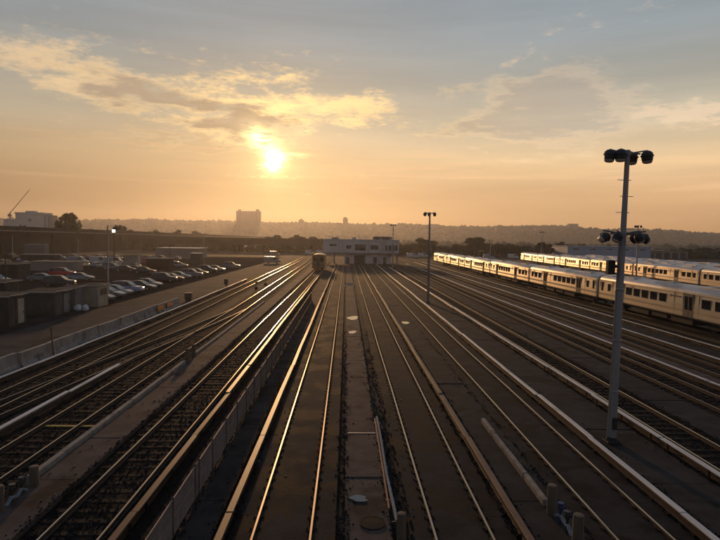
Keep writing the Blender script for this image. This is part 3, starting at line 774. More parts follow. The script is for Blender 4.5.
for r_ in range(3):
    for i in range(4):
        p = Vector((62.6, 105.2)) + nrm*(4.8*(r_+1)+(.6 if r_ else 0)) + dirv*(26.0*(i-.55) + (7, -4, 10)[r_])
        lab = '%s rail car from the right in the %s row of trains, mostly its roof showing' % (ORD[i], ROWN[r_])
        if first:
            sc_.location = (p.x, p.y, 0); sc_.rotation_euler = (0, 0, ang2); tag(sc_, lab, 'rail car', 'cars of the trains parked behind'); first = False
        else: copy_tree(sc_, (p.x, p.y, 0), ang2, lab, 'cars of the trains parked behind', stree)
pth = [(62.6+dirv.x*d, 105.2+dirv.y*d) for d in (-70, 0, 60, 130)]
railway('railway track carrying the second train', pth, seedv=20, top='dullsteel')

def work_car():
    t = thing('work_car', 'boxy yellowish rail work car on the track before the white building', 'rail car', (-7.0, 139, RT))
    build(MB().bbox(-1.5, 1.5, 0, 13, .95, 3.75, .12), 'body', 'workyellow', t)
    build(MB().sweep([(-1.56, 3.72), (-1.2, 3.98), (-.5, 4.1), (.5, 4.1), (1.2, 3.98), (1.56, 3.72)], [(0, -.1), (0, 13.1)]), 'roof', 'workyellow', t)
    for x in (-.85, .85): build(MB().box(x-.42, x+.42, -.02, .05, 2.3, 3.25), 'window', 'glass', t)
    build(MB().box(-.36, .36, -.03, .05, 1.1, 3.2), 'end_door', 'door', t)
    build(MB().box(-1.5, 1.5, -.10, .1, .62, .95), 'buffer_beam', 'rustbar', t)
    for x in (-1.15, 1.15): build(MB().tube([(x, -.02, 1.35), (x, -.09, 1.35)], .13, 12), 'tail_lamp', 'tail', t)
    for yc in (2.6, 10.4):
        bgo = build(MB().box(-1.0, 1.0, yc-1.4, yc+1.4, .35, .7), 'bogie', 'dark', t)
        for dy in (-.9, .9): build(MB().tube([(-.8, yc+dy, .43), (-.68, yc+dy, .43)], .43, 14).tube([(.68, yc+dy, .43), (.8, yc+dy, .43)], .43, 14), 'wheelset', 'dark', bgo)
    build(MB().box(-1.3, 1.3, .3, 12.7, .7, .96), 'underframe', 'dark', t)
    for k in range(3): build(MB().box(1.47, 1.53, 2+k*3.4, 3.6+k*3.4, 2.3, 3.2), 'window', 'glass', t)
work_car()

# ------------------------------------------------------------------ white yard building
def yard_building():
    Y = 187
    t = thing('yard_building', 'white two storey yard building at the end of the tracks', 'building', (0, Y, 0))
    build(MB().box(-7.8, 17.8, 0, 11, 3.75, 8.0), 'upper_storey', 'render', t)
    build(MB().box(-7.95, 17.95, -.15, 11.15, 8.0, 8.28), 'parapet', 'white', t)
    build(MB().box(-7.9, 17.9, -.1, 11.1, 3.45, 3.75), 'floor_edge', 'concrete', t)
    build(MB().box(-.6, 15.2, .9, 10.5, 0, 3.45), 'lower_storey', 'render', t)
    for x in (-7.3, -4.0, 17.2): build(MB().box(x-.25, x+.25, .2, .7, 0, 3.45), 'column', 'concrete', t)
    for x in (-4.6, -1.2, 2.3, 7.3, 11.6): build(MB().box(x-.03, x+.03, -.02, .02, 3.8, 7.98), 'panel_joint', 'frame', t)
    for x0, x1, z0, z1, n in ((3.0, 6.5, 4.6, 6.5, 3), (8.2, 10.7, 5.0, 6.3, 2), (13.2, 13.9, 4.7, 6.3, 1), (14.5, 15.1, 4.7, 6.3, 1), (15.6, 16.2, 4.7, 6.3, 1), (16.6, 17.2, 4.7, 6.3, 1), (-5.6, -3.4, 6.0, 6.5, 1), (.2, 1.6, 5.2, 6.2, 1)):
        w = build(MB().box(x0-.12, x1+.12, -.06, .05, z0-.12, z1+.12), 'window', 'frame', t)
        for k in range(n):
            d = (x1-x0)/n; build(MB().box(x0+k*d+.05, x0+(k+1)*d-.05, -.075, .0, z0, z1), 'pane', 'glass', w)
    for x0, x1, z1 in ((2.7, 6.4, 2.9), (12.6, 13.6, 2.3), (-.1, 1.1, 2.3), (9.2, 10.4, 2.3)):
        build(MB().box(x0, x1, .84, .95, .05, z1), 'door', 'shed_d', t)
    for x in (-2.6, 7.6, 12.4): build(MB().tube([(x, -.06, 3.8), (x, -.06, 8.1)], .06, 6), 'downpipe', 'galv', t)
    for x in (1.9, 7.9, 11.5, 14.6): build(MB().bbox(x-.14, x+.14, .62, .9, 2.75, 2.98, .03), 'wall_light', 'black', t)
    for x in range(-7, 18, 2): build(MB().cyl(x, .1, 8.28, 9.2, .03, None, 6), 'railing_post', 'galv', t)
    build(MB().tube([(-7.6, .1, 9.2), (17.6, .1, 9.2)], .03, 6).tube([(-7.6, .1, 8.75), (17.6, .1, 8.75)], .02, 6), 'railing', 'galv', t)
    build(MB().bbox(-5, -2.6, 3, 5, 8.0, 8.9, .08), 'roof_unit', 'shed_p', t); build(MB().bbox(2.0, 3.4, 4, 5.4, 8.0, 8.8, .08), 'roof_unit', 'galv', t)
    u = build(MB().bbox(9.2, 15.6, 3, 8, 8.0, 9.35, .1), 'roof_unit', 'shed_p', t)
    build(MB().box(10, 11.4, 2.93, 3.05, 8.3, 9.1).box(12.4, 14.6, 2.93, 3.05, 8.3, 9.1), 'louvre', 'dark', u)
    build(MB().tube([(-1, 4, 8), (-1, 4, 11.5)], .05, 6).tube([(4.5, 5, 8), (4.5, 5, 10.2)], .05, 6), 'aerial', 'pole', t)
yard_building()

# ------------------------------------------------------------------ road vehicles
wheel_me = MB().tube([(0, -.11, 0), (0, -.09, 0), (0, .09, 0), (0, .11, 0)], [.29, .33, .33, .29], 18).mesh('wheel', 'rubber', True)
rim_me = MB().tube([(0, -.118, 0), (0, -.10, 0), (0, .10, 0), (0, .118, 0)], [.16, .20, .20, .16], 14).mesh('rim', 'rim', True)
def loft(secs):
    m = MB(); n = len(secs[0])
    for s in secs: m.v += s
    m.f = [(i*n+k, i*n+(k+1) % n, (i+1)*n+(k+1) % n, (i+1)*n+k) for i in range(len(secs)-1) for k in range(n)]+[tuple(range(n)), tuple((len(secs)-1)*n+k for k in range(n-1, -1, -1))]
    return m
def make_vehicle(kind, pm, label):
    # nose along +x
    t = thing('parked_car' if kind != 'van' else 'parked_van', label, 'car' if kind != 'van' else 'van')
    if kind == 'sedan':
        P = [(-2.35, .62, .72, .74), (-2.25, .42, .92, .82), (-1.6, .30, 1.0, .88), (0, .28, .96, .90), (.95, .28, .95, .89), (1.7, .32, .86, .86), (2.2, .42, .72, .78), (2.35, .5, .62, .66)]
        G = [(-1.75, .98, .99, .74), (-1.15, .96, 1.40, .66), (-.2, .95, 1.47, .62), (.35, .95, 1.42, .63), (1.15, .93, .95, .74)]
    elif kind == 'suv':
        P = [(-2.3, .60, 1.0, .80), (-2.2, .42, 1.1, .88), (-1.4, .34, 1.12, .92), (0, .32, 1.1, .93), (1.0, .32, 1.08, .92), (1.8, .36, 1.02, .90), (2.2, .45, .92, .82), (2.32, .55, .78, .72)]
        G = [(-2.18, 1.08, 1.12, .80), (-1.8, 1.1, 1.66, .70), (-.6, 1.1, 1.76, .68), (.35, 1.08, 1.70, .68), (1.15, 1.05, 1.10, .80)]
    else:
        P = [(-2.7, .55, 1.2, .92), (-2.65, .4, 1.3, .97), (-1, .36, 1.3, .98), (1.2, .36, 1.3, .98), (1.9, .38, 1.2, .95), (2.5, .45, 1.05, .9), (2.65, .55, .9, .8)]
        G = [(-2.66, 1.25, 2.1, .92), (-2.5, 1.28, 2.28, .86), (.6, 1.28, 2.28, .86), (1.1, 1.26, 2.15, .86), (1.85, 1.18, 1.25, .9)]
    build(loft([[(x, -w, z0+.05), (x, -w*.9, z0), (x, w*.9, z0), (x, w, z0+.05), (x, w, z1-.12), (x, w*.9, z1), (x, -w*.9, z1), (x, -w, z1-.12)] for x, z0, z1, w in P]), 'body', pm, t, smooth=True)
    gl = build(loft([[(x, -w-.10*(z1-z0 > .2), z0), (x, w+.10*(z1-z0 > .2), z0), (x, w, z1), (x, -w, z1)] for x, z0, z1, w in G]), 'windows', 'carglass' if kind != 'van' else pm, t, smooth=True)
    top = [g_ for g_ in G if g_[2] > 1.35]
    build(loft([[(x, -w*.97, z1-.02), (x, w*.97, z1-.02), (x, w*.86, z1+.025), (x, -w*.86, z1+.025)] for x, z0, z1, w in top]), 'roof', pm, t, smooth=True)
    if kind == 'van':
        build(MB().add([(1.12, -.8, 2.12), (1.12, .8, 2.12), (1.87, .86, 1.3), (1.87, -.86, 1.3)], [(0, 1, 2, 3)]), 'windscreen', 'carglass', t)
        for s in (-1, 1): build(MB().box(.15, 1.15, min(s*.9, s*.985), max(s*.9, s*.985), 1.4, 2.0), 'side_window', 'carglass', t)
    else:
        px0, px1 = G[1][0], G[3][0]
        for s in (-1, 1): build(MB().box(-.32, -.24, min(s*.62, s*.80), max(s*.62, s*.80), G[2][1]-.02, G[2][2]-.12), 'pillar', pm, t)
    nx = P[-1][0]; tx = P[0][0]
    for s in (-1, 1):
        build(MB().bbox(nx-.28, nx-.02, s*.56-.17, s*.56+.17, .56 if kind == 'sedan' else .7, .70 if kind == 'sedan' else .86, .03), 'headlight', 'headlight', t)
        build(MB().bbox(tx-.01, tx+.12, s*.6-.15, s*.6+.15, .74, .90, .03), 'tail_light', 'tail', t)
        build(MB().bbox(.82, .98, s*.98-.08, s*.98+.08, .96, 1.10, .02), 'mirror', pm, t)
        for wx in (-1.38, 1.42):
            w = link('wheel', wheel_me, t, (wx, s*.80, .33)); link('rim', rim_me, w)
    build(MB().bbox(nx-.12, nx+.03, -.62, .62, .34, .50, .03).bbox(tx-.03, tx+.10, -.7, .7, .36, .55, .03), 'bumper', 'black', t)
    return t
ORD9 = ['first', 'second', 'third', 'fourth', 'fifth', 'sixth', 'seventh', 'eighth', 'ninth', 'tenth', 'eleventh', 'twelfth']
protos = {}
def park(kind, colr, x, y, rz, label, group):
    key = (kind, colr)
    if key not in protos:
        o = make_vehicle(kind, colr, label); protos[key] = (o, collect(o)); o.location = (x, y, .03); o.rotation_euler = (0, 0, rz); tag(o, label, o['category'], group)
        return o
    return copy_tree(protos[key][0], (x, y, .03), rz, label, group, protos[key][1])
RG = 'cars parked along the service road'
row = [('sedan', 'c_black', -30.4, 67.6, 'dark car half hidden behind the tan shed, nearest of the parked row'),
       ('sedan', 'c_grey', -30.7, 71.8, 'dark grey car second from the tan shed'), ('sedan', 'c_silver', -31.0, 74.9, 'silver car third from the tan shed'),
       ('suv', 'c_blue', -30.7, 78.2, 'pale blue car fourth from the tan shed'), ('sedan', 'c_black', -30.5, 82.8, 'black car fifth from the tan shed with glinting nose'),
       ('sedan', 'c_silver', -31.2, 87.6, 'silver car sixth from the tan shed'), ('suv', 'c_black', -32.2, 98.6, 'large dark car parked alone mid row, after a gap'),
       ('sedan', 'c_maroon', -31.8, 101.4, 'dark maroon car right after the large dark one'), ('sedan', 'c_silver', -32.0, 106.6, 'silver car just beyond the maroon car'),
       ('suv', 'c_grey', -31.0, 111.6, 'grey car before the row of far cars'), ('sedan', 'c_black', -31.6, 118.5, 'dark car with bright glint in the far row'),
       ('suv', 'c_black', -31.8, 127, 'black car second in the far row'), ('sedan', 'c_white', -31.2, 133, 'white car third in the far row'), ('suv', 'c_grey', -30.2, 146.5, 'last grey car at the far end of the row')]
for k, (kd, c, x, y, lab) in enumerate(row): park(kd, c, x, y, rnd.gauss(-.06, .05), lab, RG)
LG = 'vehicles scattered in the left lot'
lot = [('suv', 'c_red', -55.6, 110, 0.1, 'bright red car in the left lot behind the sheds'), ('sedan', 'c_red', -61.5, 172, .2, 'small red car far back in the left lot'),
       ('van', 'c_silver', -75.5, 158, .05, 'pale van, left one of three far back in the lot'), ('van', 'c_white', -70.2, 160, -.08, 'pale van, middle one of three far back in the lot'),
       ('van', 'c_silver', -64.8, 157, .1, 'pale van, right one of three far back in the lot'), ('sedan', 'c_silver', -47.5, 100, .1, 'silver car nearer than the red car in the left lot'),
       ('sedan', 'c_grey', -52.5, 97, .05, 'grey car left of the silver one in the lot'), ('suv', 'c_black', -45.0, 88, .2, 'black car behind the dark shed'), ('sedan', 'c_tan', -58, 93, -.1, 'tan car at the left edge behind the sheds'),
       ('sedan', 'c_black', -50.5, 128, .1, 'black car beyond the red car'), ('suv', 'c_grey', -56, 134, .0, 'grey car beyond the red car, further left'), ('sedan', 'c_black', -44, 122, .1, 'black car in mid lot right of the red car'),
       ('sedan', 'c_silver', -45, 150, .2, 'silver car at the back right of the lot'), ('suv', 'c_maroon', -52, 165, .1, 'maroon car at the back of the lot'), ('sedan', 'c_white', -84, 176, 0, 'white car by the dark container'),
       ('sedan', 'c_grey', -92, 182, .1, 'grey car left of the white one by the container'), ('suv', 'c_white', -97, 170, -.1, 'white car near the left edge of the lot'), ('van', 'c_grey', -23.8, 180, .1, 'grey van parked where the road meets the tracks'),
       ('van', 'c_tan', -33.6, 262, .05, 'tan van glinting below the overpass'), ('van', 'c_white', -19.5, 300, 0, 'white van under the overpass, left of the building'), ('van', 'c_white', -13.5, 302, .1, 'white van under the overpass, close to the building'),
       ('van', 'c_white', 31.5, 262, .1, 'white van right of the building, nearest to it'), ('van', 'c_white', 37.5, 268, -.2, 'white van second to the right of the building'), ('van', 'c_white', 45.5, 266, .1, 'white van third to the right of the building'),
       ('van', 'c_silver', 68, 262, .05, 'silver van behind the far end of the near train'), ('van', 'c_white', 82, 270, .05, 'white van before the dark trees')]
for kd, c, x, y, rz, lab in lot: park(kd, c, x, y, rz, lab, LG)

cols = ['c_black', 'c_grey', 'c_black', 'c_black', 'c_grey', 'c_grey', 'c_black', 'c_maroon', 'c_silver', 'c_grey']
for k in range(9):
    park(('sedan', 'suv')[k % 2], cols[(k*3) % 10], -92+k*4.9+rnd.uniform(-.5, .5), 146+rnd.uniform(-1, 1)-k*.6, rnd.gauss(1.45, .05), '%s car from the left in the middle row of the left lot' % ORD9[k], 'middle row of the left lot')
for k in range(12):
    park(('suv', 'sedan')[k % 2], cols[(k*7+2) % 10], -116+k*5.2+rnd.uniform(-.5, .5), 196+rnd.uniform(-1, 1), rnd.gauss(1.5, .05), '%s car from the left in the back row of the left lot' % ORD9[k], 'back row of the left lot')
# ------------------------------------------------------------------ sheds and clutter on the left
M['roofing'] = mat('bitumen_roofing', (.045, .04, .038), (.07, .062, .057), .9, scale=1.0, spec=.05)
def shed(label, x0, x1, y0, y1, h, wall, roof='roofing', over=.18, door=None, louvre=False, name='shed'):
    t = thing(name, label, 'shed', (x1, y0, .012)); w, d = x1-x0, y1-y0
    build(MB().box(-w, 0, 0, d, 0, h), 'wall', wall, t)
    m = MB(); m.add([(-w-over, -over, h+.02), (over, -over, h+.02), (over, d+over, h+.16), (-w-over, d+over, h+.16), (-w-over, -over, h+.10), (over, -over, h+.10), (over, d+over, h+.24), (-w-over, d+over, h+.24)],
                    [(0, 1, 2, 3), (4, 5, 6, 7), (0, 1, 5, 4), (1, 2, 6, 5), (2, 3, 7, 6), (3, 0, 4, 7)])
    rf_ = build(m, 'roof', roof, t)
    build(MB().box(-w-over-.02, over+.02, -over-.03, -over-.002, h+.015, h+.115).box(over+.002, over+.03, -over, d+over, h+.10, h+.19), 'fascia', 'sheetroof', rf_)
    for k in range(max(2, int(w/.6))):
        x = -w+(k+.5)*w/max(2, int(w/.6)); build(MB().box(x-.02, x+.02, -.035, .0, .08, h-.05), 'batten', wall, t)
    for k in range(max(2, int(d/.6))):
        y = (k+.5)*d/max(2, int(d/.6)); build(MB().box(0, .035, y-.02, y+.02, .08, h-.05), 'batten', wall, t)
    if door:
        a, b, mt = door; dr = build(MB().box(.03, .075, a, b, .12, h-.25), 'door', mt, t); build(MB().box(.07, .12, b-.14, b-.08, .95, 1.15), 'handle', 'black', dr)
    if louvre: build(MB().box(.03, .07, .5, d-.5, h*.55, h*.85), 'louvre', 'black', t)
    build(MB().box(-w+.1, -.1, .1, d-.1, -.01, .08), 'plinth', 'concrete', t)
    return t
shed('dark shed with pale door at the left edge of the frame', -34.5, -29.1, 48.4, 50.9, 2.55, 'shed_d', door=(1.2, 2.1, 'shed_t'))
shed('green grey box shed between the dark shed and the grey one', -32.0, -28.9, 55.6, 58.6, 2.25, 'shed_g', louvre=False, door=(1.6, 2.6, 'shed_p'))
shed('grey windowless shed standing against the tan shed', -30.6, -29.0, 60.0, 62.0, 2.3, 'shed_p')
shed('tan shed with dark louvres beside the parked cars', -29.6, -27.75, 62.6, 65.2, 2.35, 'shed_t', louvre=True)
shed('low shed with pale roof at the left edge behind the dark shed', -44.5, -40.0, 66, 69, 2.3, 'shed_d')
shed('small tan cabin with bright front in the middle of the lot', -58.0, -54.6, 146, 149, 3.2, 'shed_t', door=(.8, 1.8, 'white'))
shed('long low building with pale flat roof at the back of the lot', -73.0, -56.5, 214, 226, 3.9, 'tanwall', roof='sheetroof', over=.4, name='low_building')
shed('brown cabin left of the red car', -66.5, -59.0, 101, 105, 2.7, 'shed_d', name='cabin')
shed('dark shipping container at the back left of the lot', -123.0, -115.4, 215, 218, 4.6, 'shed_p', roof='shed_d', over=.02, name='container')
shed('brown timber stack shelter behind the red car', -72.0, -62.0, 128, 132, 2.0, 'tanwall', roof='shed_d', name='shelter')
shed('rust brown container beside the tan cabin in the lot', -50.0, -44.0, 140, 142.5, 2.6, 'rust', roof='rust', over=.02, name='container')
shed('dark low container at the left behind the cabin', -88.0, -79.0, 152, 155, 2.8, 'shed_d', roof='shed_d', over=.02, name='container')
shed('small dark hut at the back right of the lot', -49.0, -46.0, 176, 179, 3.0, 'shed_d', roof='sheetroof', name='hut')
shed('pale roofed hut at the left edge of the lot', -64.5, -60.5, 84, 87, 2.6, 'shed_d', roof='sheetroof', name='hut')
# timber stacks
for k, (x, y, w, n) in enumerate(((-38, 78, 3.2, 4), (-41, 92, 2.6, 3), (-37.5, 112, 3.0, 3))):
    t = thing('timber_stack', ('stack of dark timbers behind the parked row, nearest one', 'stack of dark timbers behind the parked row, middle one', 'stack of dark timbers behind the parked row, farthest one')[k], 'timber', (x, y, .012), rnd.gauss(0, .1), 'timber stacks in the lot')
    tm = MB().bbox(-w/2, w/2, -.13, .13, 0, .24, .02).mesh('timber', 'tie')
    for r_ in range(n):
        for c_ in range(4-r_ % 2): link('timber', tm, t, (rnd.gauss(0, .05), c_*.3+r_ % 2*.15, r_*.25), rnd.gauss(0, .02))
# rubbish bags
for k, (x, y, s) in enumerate(((-28.35, 59.2, .40), (-27.75, 59.55, .36))):
    bm = bmesh.new(); bmesh.ops.create_icosphere(bm, subdivisions=2, radius=s)
    for v in bm.verts:
        n_ = mnoise.noise(v.co*4+Vector((k*7, 0, 0))); v.co *= 1+.28*n_; v.co.z = max(v.co.z*.85+s*.6, 0)
        if v.co.z > s*1.1: v.co.z += .12
    me = bpy.data.meshes.new('rubbish_bag'); bm.to_mesh(me); bm.free(); me.materials.append(M['bag'])
    tag(link('rubbish_bag', me, None, (x, y, .012)), ('white rubbish bag close to the green grey shed', 'white rubbish bag close to the grey shed')[k], 'bag', 'bags between the sheds')
# jersey barrier wall
t = thing('concrete_barrier', 'low concrete barrier wall between the service road and the tracks', 'barrier', (-19.42, 12, 0))
prof = [(-.32, 0), (-.30, .16), (-.16, .34), (-.11, .98), (.11, .98), (.16, .34), (.30, .16), (.32, 0)]
sege = MB().sweep(prof, [(0, .02), (0, 3.48)]).mesh('barrier_block', 'concrete')
for k in range(15):
    o = link('barrier_block', sege, t, (rnd.gauss(0, .04), k*3.5, rnd.gauss(0, .008)), rnd.gauss(0, .008))
    if k in (6, 9): o.rotation_euler[1] = rnd.choice((-.05, .05))
for k, y in enumerate((57.6, 60.6)):
    t = thing('warning_board', ('orange warning board on the concrete barrier, nearer one', 'orange warning board on the concrete barrier, farther one')[k], 'sign', (-19.15, y, .45), 0, 'orange boards on the barrier')
    build(MB().bbox(-.02, .02, -.85, .85, .0, .42, .01), 'board', 'orange', t)
    build(MB().box(-.10, -.021, -.7, -.62, -.3, .4).box(-.10, -.021, .62, .7, -.3, .4), 'bracket', 'galv', t)
o = build(MB().cyl(0, 0, 0, 2.05, .05, .045, 8), 'stake', 'timber', None, (-19.0, 36.3, 0)); o.rotation_euler = (.06, -.05, 0); tag(o, 'thin leaning stake in front of the concrete barrier', 'stake')
t = thing('junction_box', 'rusty metal box on a stub post beside the track', 'box', (-19.5, 69, 0))
build(MB().bbox(-.42, .42, -.3, .3, .22, 1.1, .04), 'cabinet', 'rustbar', t); build(MB().box(-.38, .38, -.325, -.3, .3, 1.02), 'door', 'shed_d', t); build(MB().box(-.3, .3, -.2, .2, 0, .23), 'stand', 'dark', t); build(MB().box(-.46, .46, -.34, .34, 1.1, 1.14), 'lid', 'shed_t', t)
t = thing('junction_box', 'dark trackside box farther along than the rusty one', 'box', (-19.6, 91, 0))
build(MB().bbox(-.3, .3, -.25, .25, .4, 1.3, .03), 'cabinet', 'shed_d', t); build(MB().box(-.08, .08, -.08, .08, 0, .41), 'stand', 'dark', t)
for x, y in ((-14.2, 88), (-13.9, 96)):
    t = thing('switch_stand', 'small dark switch stand among the left tracks, %s one' % ('nearer' if y < 90 else 'farther'), 'switch', (x, y, 0), 0, 'switch stands')
    build(MB().bbox(-.25, .25, -.2, .2, 0, .35, .03), 'base', 'dark', t); build(MB().cyl(0, 0, .35, 1.0, .04, None, 8).box(-.16, .16, -.015, .015, .85, 1.1), 'target', 'rust', t)
# lot poles
def lot_pole(label, x, y, H, r=.12, heads=1, lit=None, mt='galv', name='lamp_post'):
    t = thing(name, label, 'lamp post' if heads else 'pole', (x, y, .01), 0, 'poles on the left side of the yard')
    build(MB().lathe([(r, 0), (r*.95, .3), (r*.6, H)], 10), 'pole', mt, t, smooth=True)
    build(MB().bbox(-.2, .2, -.2, .2, 0, .05, .01), 'base_plate', 'dark', t)
    for k in range(heads):
        s = 1 if k == 0 else -1
        build(MB().tube([(0, 0, H-.15), (s*.5, 0, H-.05), (s*.95, 0, H-.25)], .03, 6), 'arm', mt, t, smooth=True)
        hd = build(MB().bbox(min(s*.75, s*1.35), max(s*.75, s*1.35), -.2, .2, H-.42, H-.22, .05), 'lamp_head', 'black', t)
        build(MB().box(min(s*.85, s*1.25), max(s*.85, s*1.25), -.14, .14, H-.44, H-.418), 'lens', 'lens', hd)
    return t
lot_pole('slim grey lamp post rising behind the tan shed', -29.6, 69.6, 9.3, .13, 1)
lot_pole('distant grey lamp post above the far parked cars', -39.5, 155, 8.6, .12, 0, name='utility_pole')
lot_pole('grey lamp post in the back of the left lot with two arms', -67.8, 142, 7.1, .11, 2)
lot_pole('dark brown pole at the left edge of the frame', -48.1, 79.4, 5.2, .10, 0, mt='rust', name='utility_pole')
lot_pole('slim grey pole far left in front of the viaduct', -115, 194, 8.2, .13, 0, name='utility_pole')
lot_pole('reddish pole in the middle of the left lot', -42, 133, 6.2, .10, 0, mt='rust', name='utility_pole')
def floodlight(label, x, y, z, mt, r):
    t = thing('floodlight', label, 'light', (x, y, 0))
    build(MB().lathe([(.16, 0), (.09, z)], 8), 'pole', 'rust', t)
    h = build(MB().bbox(-r*1.2, r*1.2, -r*.4, r*.5, z, z+r*2.2, .05), 'lamp_head', 'black', t)
    build(MB().box(-r, r, -r*.4-.05, -r*.4-.003, z+.2*r, z+2*r), 'lens', mt, h)
floodlight('lit white floodlight above the left lot', -58.0, 140, 9.0, 'lit', .36)
floodlight('lit amber light at the left edge above the viaduct', -120.5, 195, 13.6, 'lit_o', .5)

# ------------------------------------------------------------------ viaduct + overpass
def viaduct():
    t = thing('viaduct', 'long dark elevated viaduct beyond the left lot', 'viaduct', (-140, 150, 0))
    L = 1150
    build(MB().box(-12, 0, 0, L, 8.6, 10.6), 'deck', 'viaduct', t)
    build(MB().box(.05, .5, 0, L, 9.7, 10.2), 'ledge', 'concrete', t)
    pm = MB().bbox(-.3, .05, .1, 19.9, 10.6, 11.9, .05).mesh('parapet_panel', 'viaduct')
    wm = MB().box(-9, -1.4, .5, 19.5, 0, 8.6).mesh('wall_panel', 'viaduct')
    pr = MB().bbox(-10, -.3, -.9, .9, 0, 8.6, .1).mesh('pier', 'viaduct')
    for k in range(57):
        link('parapet_panel', pm, t, (0, k*20, rnd.gauss(0, .01))); link('wall_panel', wm, t, (0, k*20, 0)); link('pier', pr, t, (0, k*20, 0))
viaduct()
def overpass():
    t = thing('overpass', 'dark road overpass crossing behind the white building', 'bridge', (0, 335, 0))
    build(MB().box(-128, 12, 0, 11, 4.2, 7.3), 'deck', 'viaduct', t)
    pm = MB().bbox(.1, 13.9, -.2, .15, 7.3, 8.5, .05).mesh('parapet_panel', 'viaduct')
    for k in range(10): link('parapet_panel', pm, t, (-128+14*k, 0, 0))
    pr = MB().bbox(-.7, .7, 1, 10, 0, 4.6, .1).mesh('pier', 'viaduct')
    for k in range(10): link('pier', pr, t, (-121+14*k, 0, 0))
overpass()

# ------------------------------------------------------------------ warehouses to the right
def warehouse(label, x0, x1, y, d, h, wall, bays, roofm, docks=True):
    t = thing('warehouse', label, 'warehouse', (x0, y, 0)); w = x1-x0
    build(MB().box(0, w, 0, d, 0, h), 'wall', wall, t)
    build(MB().box(-.3, w+.3, -.3, d+.3, h, h+.35), 'roof', roofm, t)
    for k in range(bays+1):
        x = k*w/bays; build(MB().box(x-.15, x+.15, -.12, .0, 0, h-.05), 'pilaster', wall, t)
    for k in range(bays):
        x = (k+.5)*w/bays
        if docks: build(MB().box(x-1.6, x+1.6, -.05, .05, .1, 3.3), 'dock_door', 'shed_d', t)
        wd = build(MB().box(x-w/bays*.18, x+w/bays*.18, -.05, .04, h*.74, h*.84), 'window', 'glass', t)
warehouse('blue grey flat warehouse behind the trains', 121, 167, 300, 25, 6.2, 'warehouse', 5, 'warehouse', False)
warehouse('low tan warehouse right of the blue grey one', 167.6, 190.5, 305, 20, 4.1, 'tanwall', 5, 'shed_d')
warehouse('small pale depot low on the far right beyond the trains', 236, 268, 420, 18, 5.0, 'tanwall', 5, 'shed_p')

# ------------------------------------------------------------------ trees
def leaf_mesh(name, n, seedv, rx, rz, lobes, size, material):
    rr = random.Random(seedv); vs = []; fs = []
    cs = []
    for _ in range(lobes):
        a = rr.uniform(0, 6.283); q = rr.random()**.5; zz = rr.uniform(-.85, .9)
        lim = math.sqrt(max(.05, 1-zz*zz)); cs.append((math.cos(a)*q*rx*.78*lim, math.sin(a)*q*rx*.78*lim, zz*rz*.72, rr.uniform(.16, .36)*rx))
    for k in range(n):
        c = cs[rr.randrange(lobes)]
        d = Vector((rr.gauss(0, 1), rr.gauss(0, 1), rr.gauss(0, 1))).normalized()*c[3]*rr.uniform(.45, 1.08)**.7
        p = Vector(c[:3])+Vector((d.x, d.y, d.z*.75))
        s = size*rr.uniform(.6, 1.4); u = Vector((rr.gauss(0, 1), rr.gauss(0, 1), rr.gauss(0, .7))).normalized(); w = u.orthogonal().normalized()
        w = (Quaternion(u, rr.uniform(0, 6.28)) @ w)
        o = len(vs); vs += [p-u*s, p+w*s*.5, p+u*s, p-w*s*.5]; fs.append((o, o+1, o+2, o+3))
    me = bpy.data.meshes.new(name); me.from_pydata([tuple(v) for v in vs], [], fs); me.materials.append(M[material]); return me
crowns = [leaf_mesh('crown', 1700, 11+k, 4.1, (4.2, 3.2, 3.6, 5.0)[k], (24, 22, 26, 30)[k], .50, ('leaf2', 'leaf2', 'leaf2', 'leaf')[k]) for k in range(4)]
trunk = MB().tube([(0, 0, 0), (.1, 0, 2), (.05, .1, 4.5), (-.1, 0, 7.5)], [.34, .26, .18, .06], 8).tube([(.06, .06, 3.6), (1.0, .3, 5.2), (1.7, .5, 6.6)], [.13, .09, .03], 6).tube([(.06, .06, 3.9), (-.9, -.4, 5.4), (-1.5, -.5, 6.8)], [.12, .08, .03], 6).tube([(.03, .1, 4.4), (.1, .9, 6), (0, 1.4, 7)], [.1, .07, .02], 6).mesh('trunk', 'bark')
def tree(x, y, h, w, kind, label, group):
    t = thing('tree', label, 'tree', (x, y, 0), rnd.uniform(0, 6.28), group)
    H = (4.2, 3.2, 3.6, 5.0)[kind]; s = h/(6.0+H*.95)
    t.scale = (s*w, s*w, s)
    link('trunk', trunk, t); link('crown', crowns[kind], t, (0, 0, 6.0))
    return t
tree(-144.6, 292, 21.6, .85, 3, 'tall leafy tree standing above the viaduct on the left', None)
TB = 'trees along the back of the yard'
tl = []
for x, y, h, w in ((-152, 335, 13.8, .9), (-150, 372, 16.5, 1.1), (-151, 395, 13.5, 1.2), (-152, 440, 14.5, 1.0), (-153, 262, 13, 1.1), (-150, 500, 15.5, 1.1), (-151, 560, 15.5, 1.3), (-153, 610, 14.5, 1.1)): tl.append((x, y, h, w, 'above the viaduct'))
rt = random.Random(5)
for k in range(9): tl.append((-52+k*5.2+rt.uniform(-1.5, 1.5), 352+rt.uniform(0, 10), 8.8+rt.uniform(0, 2.2)+(2.0 if k == 4 else 0), 1.15, 'behind the overpass'))
for k in range(34):
    x = 14+k*3.9+rt.uniform(-1.4, 1.4); big = {3: 3.2, 8: 3.4, 9: 1.5, 15: 4.4, 16: 4.0, 17: 1.5, 25: 2.2, 29: 2}.get(k, 0)
    tl.append((x, 312+rt.uniform(-6, 14), 6.0+rt.uniform(0, 1.7)+big, 1.25, 'in the dark row right of the building'))
for k in range(13): tl.append((194+k*5.2+rt.uniform(-1, 1), 322+rt.uniform(-8, 14), 5.0+rt.uniform(0, 2.4), 1.35, 'at the far right beyond the tan warehouse'))
